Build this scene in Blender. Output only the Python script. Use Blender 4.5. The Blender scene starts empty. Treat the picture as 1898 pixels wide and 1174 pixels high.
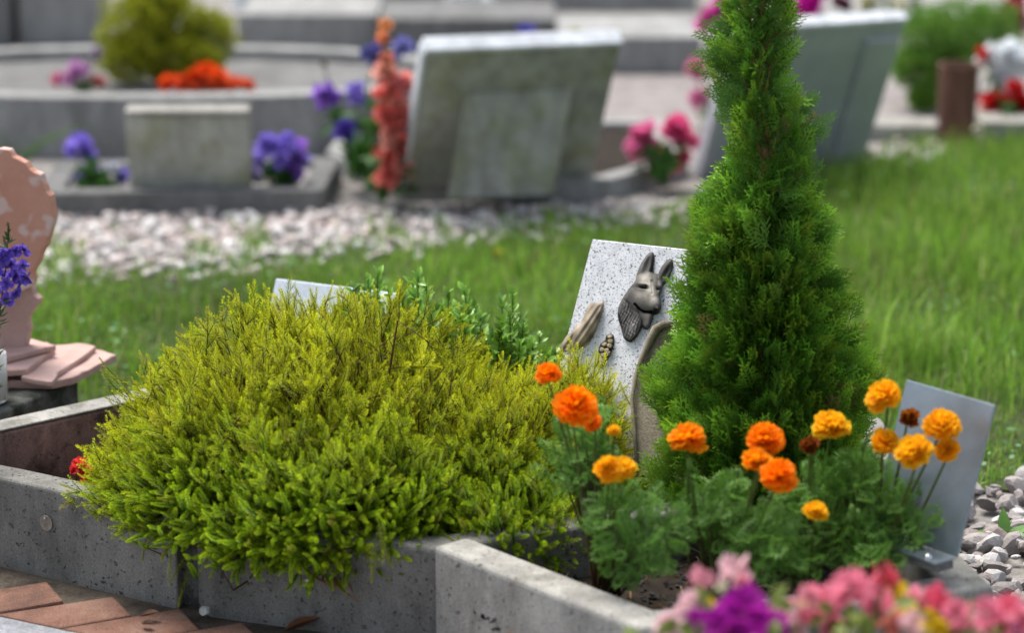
import bpy, bmesh, math
import numpy as np
from mathutils import Vector
R = np.random.default_rng(7)
rad = math.radians
PI = math.pi
# ------------------------------------------------------------------ camera, light, exposure
FPX, TH, HC = 5200.0, math.atan(1303 / 5200), 1.42
sc = bpy.context.scene
cd = bpy.data.cameras.new('camera'); cam = bpy.data.objects.new('camera', cd)
sc.collection.objects.link(cam); sc.camera = cam
cam.location = (0, 0, HC); cam.rotation_euler = (PI / 2 - TH, 0, 0)
cd.sensor_width = 36; cd.lens = 36 * FPX / 1898; cd.clip_end = 300; cd.clip_start = 0.05
cd.dof.use_dof = True; cd.dof.focus_distance = 4.25; cd.dof.aperture_fstop = 2.45
w = bpy.data.worlds.new('World'); sc.world = w; w.use_nodes = True
nt = w.node_tree
sky = nt.nodes.new('ShaderNodeTexSky'); sky.sky_type = 'NISHITA'; sky.sun_disc = False
SUN_EL, SUN_AZ = 62, -35      # azimuth from +Y towards +X
sky.sun_elevation = rad(SUN_EL); sky.sun_rotation = rad(SUN_AZ)
sky.air_density = 1.0; sky.dust_density = 3.0
hs = nt.nodes.new('ShaderNodeHueSaturation'); hs.inputs['Saturation'].default_value = 0.55
bg = nt.nodes['Background']; nt.links.new(sky.outputs[0], hs.inputs['Color']); nt.links.new(hs.outputs[0], bg.inputs[0]); bg.inputs[1].default_value = 0.125
sd = bpy.data.lights.new('sun', 'SUN'); sun = bpy.data.objects.new('sun', sd); sc.collection.objects.link(sun)
sd.energy = 2.7; sd.angle = rad(32); sd.color = (1, 0.96, 0.9)
sv = Vector((math.sin(rad(SUN_AZ)) * math.cos(rad(SUN_EL)), math.cos(rad(SUN_AZ)) * math.cos(rad(SUN_EL)), math.sin(rad(SUN_EL))))
sun.rotation_euler = sv.to_track_quat('Z', 'Y').to_euler()
sc.view_settings.view_transform = 'Standard'; sc.view_settings.look = 'None'
sc.view_settings.exposure = 0.98; sc.view_settings.gamma = 1

# ------------------------------------------------------------------ helpers
def ray(px, py):
    a = (px - 949) / FPX; b = -(py - 587) / FPX
    return np.array([a, math.cos(TH) + b * math.sin(TH), -math.sin(TH) + b * math.cos(TH)])
CO = np.array([0, 0, HC])
def G(px, py, z=0.0):                 # where the sight line through a pixel meets height z
    d = ray(px, py); return CO + d * ((z - HC) / d[2])
def P(px, py, Y):                     # ... meets depth Y
    d = ray(px, py); return CO + d * (Y / d[1])
def PP(px, py, o, n):                 # ... meets a plane
    d = ray(px, py); return CO + d * (np.dot(o - CO, n) / np.dot(d, n))
ORG = {}
class MB:
    def __init__(s): s.v = []; s.f = []; s.c = []; s.n = 0
    def add(s, V, faces, col=(1, 1, 1)):
        V = np.asarray(V, float).reshape(-1, 3); k = len(V)
        s.v.append(V)
        for F in (faces if isinstance(faces, tuple) else (faces,)):
            F = np.asarray(F, int)
            if len(F): s.f.append(F + s.n)
        c = np.asarray(col, float)
        if c.ndim == 1: c = np.tile(c, (k, 1))
        s.c.append(c); s.n += k; return s
    def inst(s, tv, tf, tt, B, O, c0, c1, sc_=None):
        """copies of a template: tv (N,3) in axes x,y,z; B (K,3,3) rows = axes; O (K,3); colour c0 -> c1 by tt"""
        K, N = len(O), len(tv)
        t = tv[None, :, :] if sc_ is None else tv[None] * np.asarray(sc_).reshape(K, 1, -1)
        V = np.einsum('kni,kij->knj', np.broadcast_to(t, (K, N, 3)), B) + O[:, None, :]
        c0 = np.broadcast_to(np.asarray(c0, float), (K, 3)); c1 = np.broadcast_to(np.asarray(c1, float), (K, 3))
        C = c0[:, None] * (1 - tt)[None, :, None] + c1[:, None] * tt[None, :, None]
        fs = []
        for F in (tf if isinstance(tf, tuple) else (tf,)):
            F = np.asarray(F, int)
            fs.append((F[None] + (np.arange(K) * N)[:, None, None]).reshape(-1, F.shape[1]))
        s.add(V.reshape(-1, 3), tuple(fs), C.reshape(-1, 3)); return s
    def build(s, name, mat, parent=None, smooth=False, loc=None):
        V = np.concatenate(s.v); C = np.concatenate(s.c)
        o0 = np.zeros(3) if parent is None else ORG.get(parent.name, np.zeros(3))
        if parent is None and loc is not None: o0 = np.array(loc, float)
        me = bpy.data.meshes.new(name); me.vertices.add(len(V)); me.vertices.foreach_set('co', (V - o0).ravel())
        nl = sum(f.size for f in s.f); nf = sum(len(f) for f in s.f)
        me.loops.add(nl); me.loops.foreach_set('vertex_index', np.concatenate([f.ravel() for f in s.f]))
        tot = np.concatenate([np.full(len(f), f.shape[1]) for f in s.f]); st = np.concatenate([[0], np.cumsum(tot)[:-1]])
        me.polygons.add(nf); me.polygons.foreach_set('loop_start', st); me.polygons.foreach_set('loop_total', tot)
        me.polygons.foreach_set('use_smooth', np.full(nf, bool(smooth)))
        me.update(calc_edges=True); me.validate()
        a = me.color_attributes.new('Col', 'FLOAT_COLOR', 'POINT')
        a.data.foreach_set('color', np.hstack([C, np.ones((len(C), 1))]).ravel())
        me.materials.append(mat)
        o = bpy.data.objects.new(name, me); sc.collection.objects.link(o)
        if parent is not None:
            o.parent = parent
        else: o.location = o0
        ORG[o.name] = o0
        return o
def thing(name, label, cat, loc, group=None):
    o = bpy.data.objects.new(name, None); sc.collection.objects.link(o); o.empty_display_size = .05
    o.location = tuple(float(q) for q in loc); ORG[o.name] = np.array(loc, float)
    return tag(o, label, cat, group)
def tag(o, label=None, cat=None, group=None, kind=None):
    if label: o['label'] = label
    if cat: o['category'] = cat
    if group: o['group'] = group
    if kind: o['kind'] = kind
    return o
def bevel(o, wd=.004, seg=2):
    m = o.modifiers.new('bevel', 'BEVEL'); m.width = wd; m.segments = seg; m.limit_method = 'ANGLE'; m.angle_limit = rad(35); return o
def norm(v): v = np.asarray(v, float); return v / np.maximum(np.linalg.norm(v, axis=-1, keepdims=True), 1e-9)
def basis(D, roll=None, up=None):
    """rows: x (side), y (along D), z (face normal)"""
    D = norm(D); K = len(D)
    if up is None:
        r = R.normal(size=(K, 3))
    else: r = np.broadcast_to(np.asarray(up, float), (K, 3)) + R.normal(size=(K, 3)) * (roll or 0)
    X = norm(np.cross(D, r)); Z = np.cross(X, D)
    return np.stack([X, D, Z], axis=1)
def prism(mb, poly, ext, col=(1, 1, 1)):
    """polygon (N,3) extruded by vector ext"""
    p = np.asarray(poly, float); n = len(p); V = np.vstack([p, p + np.asarray(ext)])
    mb.add(V, [[i, (i + 1) % n, n + (i + 1) % n, n + i] for i in range(n)], col)
    mb.f.append(np.array([list(range(n))[::-1]]) + mb.n - 2 * n); mb.f.append(np.array([list(range(n, 2 * n))]) + mb.n - 2 * n)
    return mb
def fix_normals(o):
    bm = bmesh.new(); bm.from_mesh(o.data); bmesh.ops.recalc_face_normals(bm, faces=bm.faces); bm.to_mesh(o.data); bm.free(); return o
def box(mb, c, ax, ay, az, col=(1, 1, 1)):
    c, ax, ay, az = [np.asarray(q, float) for q in (c, ax, ay, az)]
    V = [c + i * ax + j * ay + k * az for i in (-1, 1) for j in (-1, 1) for k in (-1, 1)]
    mb.add(V, [[0, 1, 3, 2], [4, 6, 7, 5], [0, 4, 5, 1], [2, 3, 7, 6], [0, 2, 6, 4], [1, 5, 7, 3]], col); return mb
def tube(mb, pts, r, n=6, col=(1, 1, 1), cap=True):
    pts = np.asarray(pts, float); m = len(pts); r = np.broadcast_to(r, (m,)).astype(float)
    T = norm(np.gradient(pts, axis=0)); a = np.array([.3, .9, .2]); X = norm(np.cross(T, a)); Y = np.cross(T, X)
    th = np.arange(n) / n * 2 * PI
    V = pts[:, None] + r[:, None, None] * (np.cos(th)[None, :, None] * X[:, None] + np.sin(th)[None, :, None] * Y[:, None])
    F = [[i * n + j, i * n + (j + 1) % n, (i + 1) * n + (j + 1) % n, (i + 1) * n + j] for i in range(m - 1) for j in range(n)]
    c = np.asarray(col, float)
    if c.ndim == 2: c = np.repeat(c, n, axis=0)
    mb.add(V.reshape(-1, 3), F, c)
    if cap: mb.f.append(np.array([list(range(n))[::-1]]) + mb.n - n * m); mb.f.append(np.array([list(range(n))]) + mb.n - n)
    return mb
def lathe(mb, c, prof, n=32, col=(1, 1, 1), rough=0):
    c = np.asarray(c, float); th = np.arange(n) / n * 2 * PI; m = len(prof)
    V = np.array([[c[0] + r * math.cos(t), c[1] + r * math.sin(t), c[2] + z] for r, z in prof for t in th])
    if rough: V += R.normal(size=V.shape) * rough
    F = [[i * n + j, i * n + (j + 1) % n, (i + 1) * n + (j + 1) % n, (i + 1) * n + j] for i in range(m - 1) for j in range(n)]
    mb.add(V, F, col); return mb
def walls(mb, pts, t, z0, z1, closed=False, col=(1, 1, 1)):
    """a run of mitred walls; pts is the OUTER face line, thickness t goes to the left of travel"""
    p = np.asarray(pts, float)[:, :2]; n = len(p); off = []
    for i in range(n):
        a = p[i - 1] if (i > 0 or closed) else None; b = p[(i + 1) % n] if (i < n - 1 or closed) else None
        d1 = norm(p[i] - a) if a is not None else norm(b - p[i]); d2 = norm(b - p[i]) if b is not None else d1
        n1 = np.array([-d1[1], d1[0]]); n2 = np.array([-d2[1], d2[0]]); m = norm(n1 + n2)
        off.append(p[i] + m * t / max(.35, np.dot(m, n1)))
    off = np.array(off); V = []
    for q, z in ((p, z0), (p, z1), (off, z1), (off, z0)):
        V += [[x, y, z] for x, y in q]
    F = []; e = n if closed else n - 1
    for i in range(e):
        j = (i + 1) % n
        for k in range(4): F.append([k * n + i, k * n + j, ((k + 1) % 4) * n + j, ((k + 1) % 4) * n + i])
    if not closed: F += [[0, n, 2 * n, 3 * n], [n - 1, 4 * n - 1, 3 * n - 1, 2 * n - 1]]
    mb.add(V, F, col); return mb
def inside(poly, X, Y):
    poly = np.asarray(poly, float)[:, :2]; r = np.zeros(np.shape(X), bool); n = len(poly)
    for i in range(n):
        x1, y1 = poly[i]; x2, y2 = poly[(i + 1) % n]
        c = ((y1 > Y) != (y2 > Y)) & (X < (x2 - x1) * (Y - y1) / (y2 - y1 + 1e-12) + x1); r ^= c
    return r
def poly_dist(poly, X, Y):
    poly = np.asarray(poly, float); d = np.full(np.shape(X), 1e9); n = len(poly)
    for i in range(n):
        a = poly[i]; b = poly[(i + 1) % n]; e = b - a
        t = np.clip(((X - a[0]) * e[0] + (Y - a[1]) * e[1]) / np.dot(e, e), 0, 1)
        d = np.minimum(d, np.hypot(X - a[0] - t * e[0], Y - a[1] - t * e[1]))
    return d
# ------------------------------------------------------------------ materials
def mat(name, rough=.7, spec=.3, metal=0):
    m = bpy.data.materials.new(name); m.use_nodes = True; b = m.node_tree.nodes['Principled BSDF']
    b.inputs['Roughness'].default_value = rough; b.inputs['Specular IOR Level'].default_value = spec
    b.inputs['Metallic'].default_value = metal
    return m, m.node_tree, b
def N(t, ty, **k):
    n = t.nodes.new(ty)
    for a, v in k.items():
        if a in n.inputs: n.inputs[a].default_value = v
        else: setattr(n, a, v)
    return n
def coord(t, kind='Object'): return t.nodes.new('ShaderNodeTexCoord').outputs[kind]
def noise(t, scale, detail=6, rough=.6, vec=None):
    n = N(t, 'ShaderNodeTexNoise'); n.inputs['Scale'].default_value = scale; n.inputs['Detail'].default_value = detail
    n.inputs['Roughness'].default_value = rough; t.links.new(vec if vec is not None else coord(t), n.inputs['Vector']); return n.outputs['Fac']
def ramp(t, src, stops):
    r = t.nodes.new('ShaderNodeValToRGB'); e = r.color_ramp.elements
    while len(e) < len(stops): e.new(.5)
    for q, (p, c) in zip(e, stops): q.position = p; q.color = (*(c if hasattr(c, '__len__') else (c, c, c)), 1)
    t.links.new(src, r.inputs[0]); return r.outputs[0]
def mixc(t, fac, a, b, mode='MIX'):
    m = t.nodes.new('ShaderNodeMix'); m.data_type = 'RGBA'; m.blend_type = mode
    for s, v in ((0, fac), (6, a), (7, b)):
        if hasattr(v, 'is_linked') or isinstance(v, bpy.types.NodeSocket): t.links.new(v, m.inputs[s])
        elif s == 0: m.inputs[0].default_value = v
        else: m.inputs[s].default_value = (*v, 1)
    return m.outputs[2]
def bump(t, b, h, dist=.002, strength=1):
    n = t.nodes.new('ShaderNodeBump'); n.inputs['Distance'].default_value = dist; n.inputs['Strength'].default_value = strength
    t.links.new(h, n.inputs['Height']); t.links.new(n.outputs[0], b.inputs['Normal'])
def leafmat(name, trans=.35, rough=.55, spec=.25, var=0):
    m, t, b = mat(name, rough, spec)
    c = N(t, 'ShaderNodeVertexColor', layer_name='Col').outputs[0]
    if var:
        c = mixc(t, 1, c, ramp(t, noise(t, var, 3), [(.3, .6), (.7, 1.3)]), 'MULTIPLY')
    t.links.new(c, b.inputs['Base Color'])
    tr = t.nodes.new('ShaderNodeBsdfTranslucent'); t.links.new(c, tr.inputs[0])
    mx = t.nodes.new('ShaderNodeMixShader'); mx.inputs[0].default_value = trans
    t.links.new(b.outputs[0], mx.inputs[1]); t.links.new(tr.outputs[0], mx.inputs[2])
    t.links.new(mx.outputs[0], t.nodes['Material Output'].inputs[0]); return m
def vcmat(name, rough=.7, spec=.3, metal=0, nz=0, bd=.001, bs=400):
    m, t, b = mat(name, rough, spec, metal); c = N(t, 'ShaderNodeVertexColor', layer_name='Col').outputs[0]
    if nz: c = mixc(t, 1, c, ramp(t, noise(t, nz, 8, .7), [(.25, .65), (.75, 1.3)]), 'MULTIPLY')
    t.links.new(c, b.inputs['Base Color']); bump(t, b, noise(t, bs, 5), bd); return m
def concrete(name, base=(.25, .25, .24), lo=.6, hi=1.2, pores=True, moss=None, stain=None, big=6, coarse=1.0):
    m, t, b = mat(name, .93, .15); co = coord(t)
    f = noise(t, big, 8, .65, co); g = noise(t, 320 * coarse, 4, .8, co)
    c = ramp(t, f, [(.25, tuple(x * lo for x in base)), (.5, base), (.8, tuple(x * hi for x in base))])
    c = mixc(t, 1, c, ramp(t, g, [(.3, .62), (.5, 1.0), (.7, 1.35)]), 'MULTIPLY')
    if moss:
        c = mixc(t, ramp(t, noise(t, moss[1], 6, .6, co), [(moss[2], 0), (moss[2] + .15, moss[3])]), c, moss[0])
    if stain:
        c = mixc(t, ramp(t, noise(t, 9, 7, .7, co), [(.5, 0), (.65, .75)]), c, stain)
    # water stains and dirt with their own shape
    mp = N(t, 'ShaderNodeMapping'); mp.inputs['Scale'].default_value = (1, 1, .35); t.links.new(co, mp.inputs[0])
    c = mixc(t, 1, c, ramp(t, noise(t, 16, 6, .7, mp.outputs[0]), [(.35, .68), (.6, 1.08)]), 'MULTIPLY')
    h = g
    if pores:
        v = N(t, 'ShaderNodeTexVoronoi'); v.inputs['Scale'].default_value = 62
        nv = t.nodes.new('ShaderNodeMixRGB'); nv.inputs[0].default_value = .02
        t.links.new(co, nv.inputs[1]); nn = N(t, 'ShaderNodeTexNoise'); nn.inputs['Scale'].default_value = 60; t.links.new(co, nn.inputs['Vector']); t.links.new(nn.outputs['Color'], nv.inputs[2])
        t.links.new(nv.outputs[0], v.inputs['Vector'])
        # only some cells are pores
        sel = ramp(t, v.outputs['Color'], [(.50 + (pores == 'few') * .12, 0), (.57 + (pores == 'few') * .12, 1)])
        d = ramp(t, v.outputs['Distance'], [(.12, 1), (.24, 0)])
        pit = mixc(t, 1, d, sel, 'MULTIPLY')
        v2 = N(t, 'ShaderNodeTexVoronoi'); v2.inputs['Scale'].default_value = 150; t.links.new(nv.outputs[0], v2.inputs['Vector'])
        pit2 = mixc(t, 1, ramp(t, v2.outputs['Distance'], [(.14, 1), (.28, 0)]), ramp(t, v2.outputs['Color'], [(.58, 0), (.62, 1)]), 'MULTIPLY')
        pit = mixc(t, 1, pit, pit2, 'LIGHTEN')
        pitm = t.nodes.new('ShaderNodeMath'); pitm.operation = 'MULTIPLY'; t.links.new(pit, pitm.inputs[0]); t.links.new(ramp(t, noise(t, 23, 3, .6, co), [(.35, .15), (.65, .9)]), pitm.inputs[1])
        c = mixc(t, pitm.outputs[0], c, tuple(x * .16 for x in base))
        inv = t.nodes.new('ShaderNodeInvert'); t.links.new(pit, inv.inputs[1])
        h = mixc(t, .75, g, inv.outputs[0])
    t.links.new(c, b.inputs['Base Color']); bump(t, b, h, .0022); return m
M = {}
M['conc'] = concrete('weathered_concrete', (.195, .19, .172), .65, 1.3)
M['conc_pale'] = concrete('pale_concrete', (.33, .32, .29), .7, 1.25, pores='few', moss=((.13, .12, .08), 14, .54, .5))
M['conc_moss_shade'] = concrete('mossy_shaded_concrete', (.10, .10, .092), .5, 1.3, moss=((.03, .035, .02), 30, .45, .7))  # moss, plus the shade of the heath painted into the dark base colour
M['conc_bg'] = concrete('background_concrete', (.30, .30, .29), .75, 1.15, pores=False, big=3)
M['conc_bg_dark'] = concrete('background_concrete_dark', (.17, .17, .165), .7, 1.2, pores=False, big=4)
M['conc_red'] = concrete('stained_concrete', (.25, .155, .14), .5, 1.3, stain=(.02, .014, .01))
M['conc_moss'] = concrete('mossy_concrete', (.40, .40, .355), .75, 1.2, pores=False, moss=((.26, .27, .15), 11, .47, .65), big=5)
M['conc_cap'] = concrete('smooth_pale_cap', (.62, .65, .68), .9, 1.1, pores=False)
M['block'] = concrete('old_block_concrete', (.12, .12, .11), .35, 1.5, moss=((.02, .025, .015), 22, .42, .85), big=14)
M['soil'] = concrete('garden_soil', (.022, .016, .011), .4, 1.8, pores=False, big=30, coarse=.5)
M['lawn_soil'] = concrete('lawn_soil', (.045, .065, .018), .5, 1.6, pores=False, big=8, coarse=.4)
M['ground'] = concrete('gravelly_ground', (.24, .225, .21), .7, 1.2, pores=False, big=3, coarse=.15)
M['paving'] = concrete('grey_paving', (.27, .28, .30), .75, 1.25, pores=False, big=25, coarse=.6)
m_, t_, b_ = mat('red_brown_paver', .9, .15)
c_ = ramp(t_, noise(t_, 9, 6, .7), [(.25, (.075, .045, .035)), (.5, (.19, .10, .072)), (.78, (.27, .18, .14))])
c_ = mixc(t_, 1, c_, ramp(t_, noise(t_, 420, 3, .8), [(.3, .55), (.7, 1.5)]), 'MULTIPLY')
t_.links.new(c_, b_.inputs['Base Color']); bump(t_, b_, noise(t_, 300, 4, .8), .0018); M['paver'] = m_
# granite
m_, t_, b_ = mat('speckled_white_granite', .35, .4); co_ = coord(t_)
c_ = ramp(t_, noise(t_, 60, 6, .7, co_), [(.3, (.50, .51, .53)), (.7, (.74, .75, .77))])
for s_, th_, cc_ in ((270, .61, (.05, .05, .06)), (420, .60, (.22, .22, .25)), (150, .66, (.25, .25, .28))):
    c_ = mixc(t_, ramp(t_, noise(t_, s_, 2.5, .55, co_), [(th_, 0), (th_ + .035, 1)]), c_, cc_)
t_.links.new(c_, b_.inputs['Base Color']); bump(t_, b_, noise(t_, 500, 3), .0004); M['granite'] = m_
# bronze relief: vertex colour patina plus painted groove shade and ridge highlights
M['bronze'] = vcmat('bronze_relief_patina_shade', .6, .15, 0, nz=70, bd=.0005, bs=500)
m_, t_, b_ = mat('brushed_aluminium', .38, .5, .6)
t_.links.new(ramp(t_, noise(t_, 14, 6, .7), [(.3, (.20, .245, .28)), (.7, (.27, .32, .36))]), b_.inputs['Base Color'])
t_.links.new(ramp(t_, noise(t_, 30, 5, .7), [(.3, .3), (.7, .5)]), b_.inputs['Roughness']); bump(t_, b_, noise(t_, 200, 3), .0002); M['alu'] = m_
m_, t_, b_ = mat('zinc_sheet', .55, .4, .4)
t_.links.new(ramp(t_, noise(t_, 6, 6, .7), [(.3, (.36, .39, .41)), (.7, (.50, .54, .57))]), b_.inputs['Base Color']); M['zinc'] = m_
m_, t_, b_ = mat('polished_grey_granite', .12, .7)
c_ = ramp(t_, noise(t_, 250, 4, .7), [(.35, (.55, .60, .68)), (.6, (.74, .79, .86))]); t_.links.new(c_, b_.inputs['Base Color']); M['polished'] = m_
m_, t_, b_ = mat('steel_bolt', .25, .5, 1); b_.inputs['Base Color'].default_value = (.75, .76, .78, 1); M['steel'] = m_
# pink sandstone
m_, t_, b_ = mat('pink_sandstone', .85, .2); co_ = coord(t_)
c_ = ramp(t_, noise(t_, 8, 7, .65, co_), [(.3, (.46, .22, .155)), (.6, (.54, .28, .205)), (.8, (.55, .35, .29))])
c_ = mixc(t_, ramp(t_, noise(t_, 20, 2, .4, co_), [(.53, 0), (.58, .8)]), c_, (.60, .46, .42))
t_.links.new(c_, b_.inputs['Base Color']); bump(t_, b_, noise(t_, 130, 6, .7), .0016); M['sand'] = m_
m_, t_, b_ = mat('pale_pink_slate', .8, .2)
c_ = ramp(t_, noise(t_, 14, 7, .65), [(.3, (.38, .235, .20)), (.7, (.50, .345, .31))]); t_.links.new(c_, b_.inputs['Base Color']); bump(t_, b_, noise(t_, 90, 6, .7), .0016); M['slate'] = m_
m_, t_, b_ = mat('rusty_wood_vase', .75, .25)
mp_ = N(t_, 'ShaderNodeMapping'); mp_.inputs['Scale'].default_value = (1, 1, .12); t_.links.new(coord(t_), mp_.inputs[0])
t_.links.new(ramp(t_, noise(t_, 60, 4, .6, mp_.outputs[0]), [(.3, (.07, .033, .022)), (.7, (.19, .09, .06))]), b_.inputs['Base Color']); M['vase'] = m_
m_, t_, b_ = mat('clear_glass', .22, .5); b_.inputs['Base Color'].default_value = (.85, .86, .84, 1); b_.inputs['Transmission Weight'].default_value = .6; b_.inputs['IOR'].default_value = 1.45; M['glass'] = m_
m_, t_, b_ = mat('candle_wax', .5, .4); b_.inputs['Base Color'].default_value = (.60, .48, .32, 1); b_.inputs['Subsurface Weight'].default_value = .3; M['wax'] = m_
M['beige'] = concrete('beige_stone', (.36, .31, .235), .8, 1.15, pores=False, moss=((.13, .10, .05), 18, .5, .6))
M['heath'] = leafmat('heath_needles', .35, .6, .2)
M['thuja'] = leafmat('thuja_scales', .28, .55, .25)
M['leaf'] = leafmat('leaf', .3, .5, .3)
M['gloss'] = leafmat('glossy_leaf', .2, .35, .5)
M['grass'] = leafmat('grass_blades', .45, .5, .3)
M['petal'] = leafmat('petals', .48, .6, .2)
M['bark'] = vcmat('bark', .9, .1, nz=60, bd=.002, bs=200)
M['stone'] = vcmat('stones', .92, .15, nz=50, bd=.0015, bs=300)
M['litter'] = vcmat('dry_litter', .9, .1, nz=80)

# ------------------------------------------------------------------ ground and paths
GT = lambda a: np.array([G(*q) for q in a])
mb = MB(); mb.add([[-60, -5, 0], [60, -5, 0], [60, 120, 0], [-60, 120, 0]], [[0, 1, 2, 3]])
tag(mb.build('ground', M['ground']), kind='structure')
LAWN_FAR = [(-700, 470), (-200, 488), (100, 500), (250, 505), (400, 482), (560, 472), (620, 452), (720, 458), (800, 452), (950, 428), (1240, 392), (1420, 330), (1560, 305), (1640, 290), (1740, 275), (1898, 262), (2600, 220)]
far = [G(a, b) for a, b in LAWN_FAR]
lawn = np.array([q[:2] for q in far] + [(2.9, 4.30), (.80, 4.46), (.60, 4.32), (.5, 4.5), (0.1, 4.62), (-.4, 4.55), (-.66, 4.48), (-.8, 4.6), (-1.8, 4.95)])
mb = MB(); mb.add([[x, y, .004] for x, y in lawn], [list(range(len(lawn)))[::-1]])
o = mb.build('lawn_soil', M['lawn_soil']); tag(o, kind='structure')
# pavement and the run of tilted pavers
wd = norm(np.array([.876, -.482])); wn = np.array([wd[1], -wd[0]])     # along the row, and towards the camera
q0 = G(0, 1143, .016)[:2]
mb = MB(); pv = [q0 - wd * 2 , q0 + wd * 3, q0 + wd * 3 + wn * 3, q0 - wd * 2 + wn * 3]
prism(mb, [[*p, .002] for p in pv], (0, 0, .014))
o = fix_normals(mb.build('pavement', M['paving'])); tag(o, kind='structure'); bevel(o, .003)
mb = MB(); e1 = norm(np.array([-.90, -.40])); e2 = np.array([-e1[1], e1[0]]) * 1.0
if e2[1] > 0: e2 = -e2
tip0 = G(76, 1084, 0.02)[:2] - wn * .016
for k in range(-6, 12):
    p = tip0 + wd * (.118 * k) + e1 * R.uniform(-.004, .004); L, Wd = .150, .094
    z = .018 + R.uniform(-.003, .003); tl = R.uniform(-.002, .004)
    dw = float(e1 @ wn); L = -.006 / dw + float((q0 - p) @ wn) / dw; L2 = -.006 / dw + float((q0 - p - e2 * Wd) @ wn) / dw
    c4 = [p, p + e1 * L, p + e1 * L2 + e2 * Wd, p + e2 * Wd]
    nf_ = mb.n; prism(mb, [[c4[0][0], c4[0][1], z + tl], [c4[1][0], c4[1][1], z - .004], [c4[2][0], c4[2][1], z - .004], [c4[3][0], c4[3][1], z]], (0, 0, -.06))
o = fix_normals(mb.build('path', M['paver'])); tag(o, kind='structure'); bevel(o, .004)
mb = MB(); p4 = [q0 - wd * 2, q0 + wd * 3, q0 + wd * 3 - wn * .28, q0 - wd * 2 - wn * .28]
mb.add([[*p, .006] for p in p4], [[0, 1, 2, 3]]); o = mb.build('path_bed', concrete('joint_sand', (.085, .07, .055), .5, 1.5, pores=False, big=30, coarse=.5)); tag(o, kind='structure')

# ------------------------------------------------------------------ grave borders (front row)
BZ = .16
LA = [(-1.55, 4.50), tuple(G(0, 1058)[:2]), tuple(G(330, 1138)[:2])]
g = thing('grave_border', 'weathered pitted concrete grave border at the lower left above the brick pavers', 'grave border', (-.65, 4.0, 0), 'concrete borders of the front graves')
mb = MB(); walls(mb, LA + [(-.455, 4.08)], .055, -.03, .15)
o = bevel(fix_normals(mb.build('front_wall', M['conc'], g)), .006, 3)
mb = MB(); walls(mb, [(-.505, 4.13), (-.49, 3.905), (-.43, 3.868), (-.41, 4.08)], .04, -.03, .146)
o = bevel(fix_normals(mb.build('corner_piece', M['conc_moss_shade'], g)), .006, 3); o['label'] = 'dark mossy corner piece with heath shade in its colour'
# wide pale top strip and rear wall with reddish inner face
mb = MB(); a_, b2_, c2_ = G(-250, 855, .17)[:2], G(0, 800, .17)[:2], G(215, 752, .17)[:2]
dd_ = norm(c2_ - b2_); nn_ = np.array([dd_[1], -dd_[0]])
bk = [a_ + (a_ - b2_) * 1.2, a_, b2_, c2_, c2_ + dd_ * .12]
walls(mb, [p + nn_ * 0 for p in bk], .05, -.03, .167)
o = bevel(fix_normals(mb.build('rear_wall', M['conc_red'], g)), .005, 2); o['label'] = 'rear wall with reddish flaking inner face'
mb = MB(); walls(mb, bk, .05, .1685, .172); bevel(fix_normals(mb.build('coping', M['conc_pale'], g)), .002)
mb = MB(); mb.add([[-1.5, 4.49, .05], [-.53, 3.945, .05], [-.49, 4.2, .05], [-.6, 4.55, .05], [-.9, 4.32, .05], [-1.6, 4.6, .05]], [[0, 1, 2, 3, 4, 5]]); mb.build('bed_soil', M['soil'], g)
def disc_tag(parent, c, nrm, r):
    nrm = norm(nrm); X = norm(np.cross(nrm, [0, 0, 1])); Z = np.cross(X, nrm); c = np.asarray(c)
    th = np.arange(28) / 28 * 2 * PI
    ring = np.array([c + r * (math.cos(t) * X + math.sin(t) * Z) for t in th]) + nrm * .001
    mb = MB(); prism(mb, ring, nrm * .0016, (.30, .28, .24)); o = fix_normals(mb.build('number_disc', M['discm'], parent)); bevel(o, .0005)
    mb = MB(); ring = np.array([c + Z * r * .72 + r * .16 * (math.cos(t) * X + math.sin(t) * Z) for t in th]); prism(mb, ring, nrm * .005); fix_normals(mb.build('pin', M['steel'], o)); ORG
    return o
m_, t_, b_ = mat('tarnished_disc', .45, .4, .5); t_.links.new(ramp(t_, noise(t_, 120, 5), [(.3, (.17, .155, .12)), (.7, (.36, .34, .30))]), b_.inputs['Base Color']); M['discm'] = m_
dA_ = norm(np.array(LA[2]) - np.array(LA[1])); nA = np.array([dA_[1], -dA_[0], 0])
pA = G(0, 1058); disc_tag(g, PP(87, 970, pA, nA), nA, .0125)
# middle border (heath)
PB = [(-.438, 3.845), (-.105, 3.718), (.62, 4.06), (.60, 4.38), (.1, 4.60), (-.4, 4.52), (-.62, 4.2)]
g = thing('grave_border', 'concrete grave border mostly hidden under the golden heath', 'grave border', (0, 4.1, 0), 'concrete borders of the front graves')
mb = MB(); walls(mb, PB, .055, -.03, BZ - .006, True)
o = bevel(fix_normals(mb.build('border_wall', M['conc'], g)), .007, 3)
pB = np.array([-.438, 3.845, 0]); nB = norm(np.array([-.127, -.333, 0.0]))
disc_tag(g, PP(572, 1083, pB, nB), nB, .0085)
mb = MB(); mb.add([[x, y, .125] for x, y in PB], [list(range(7))]); mb.build('bed_soil', M['soil'], g)
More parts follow.
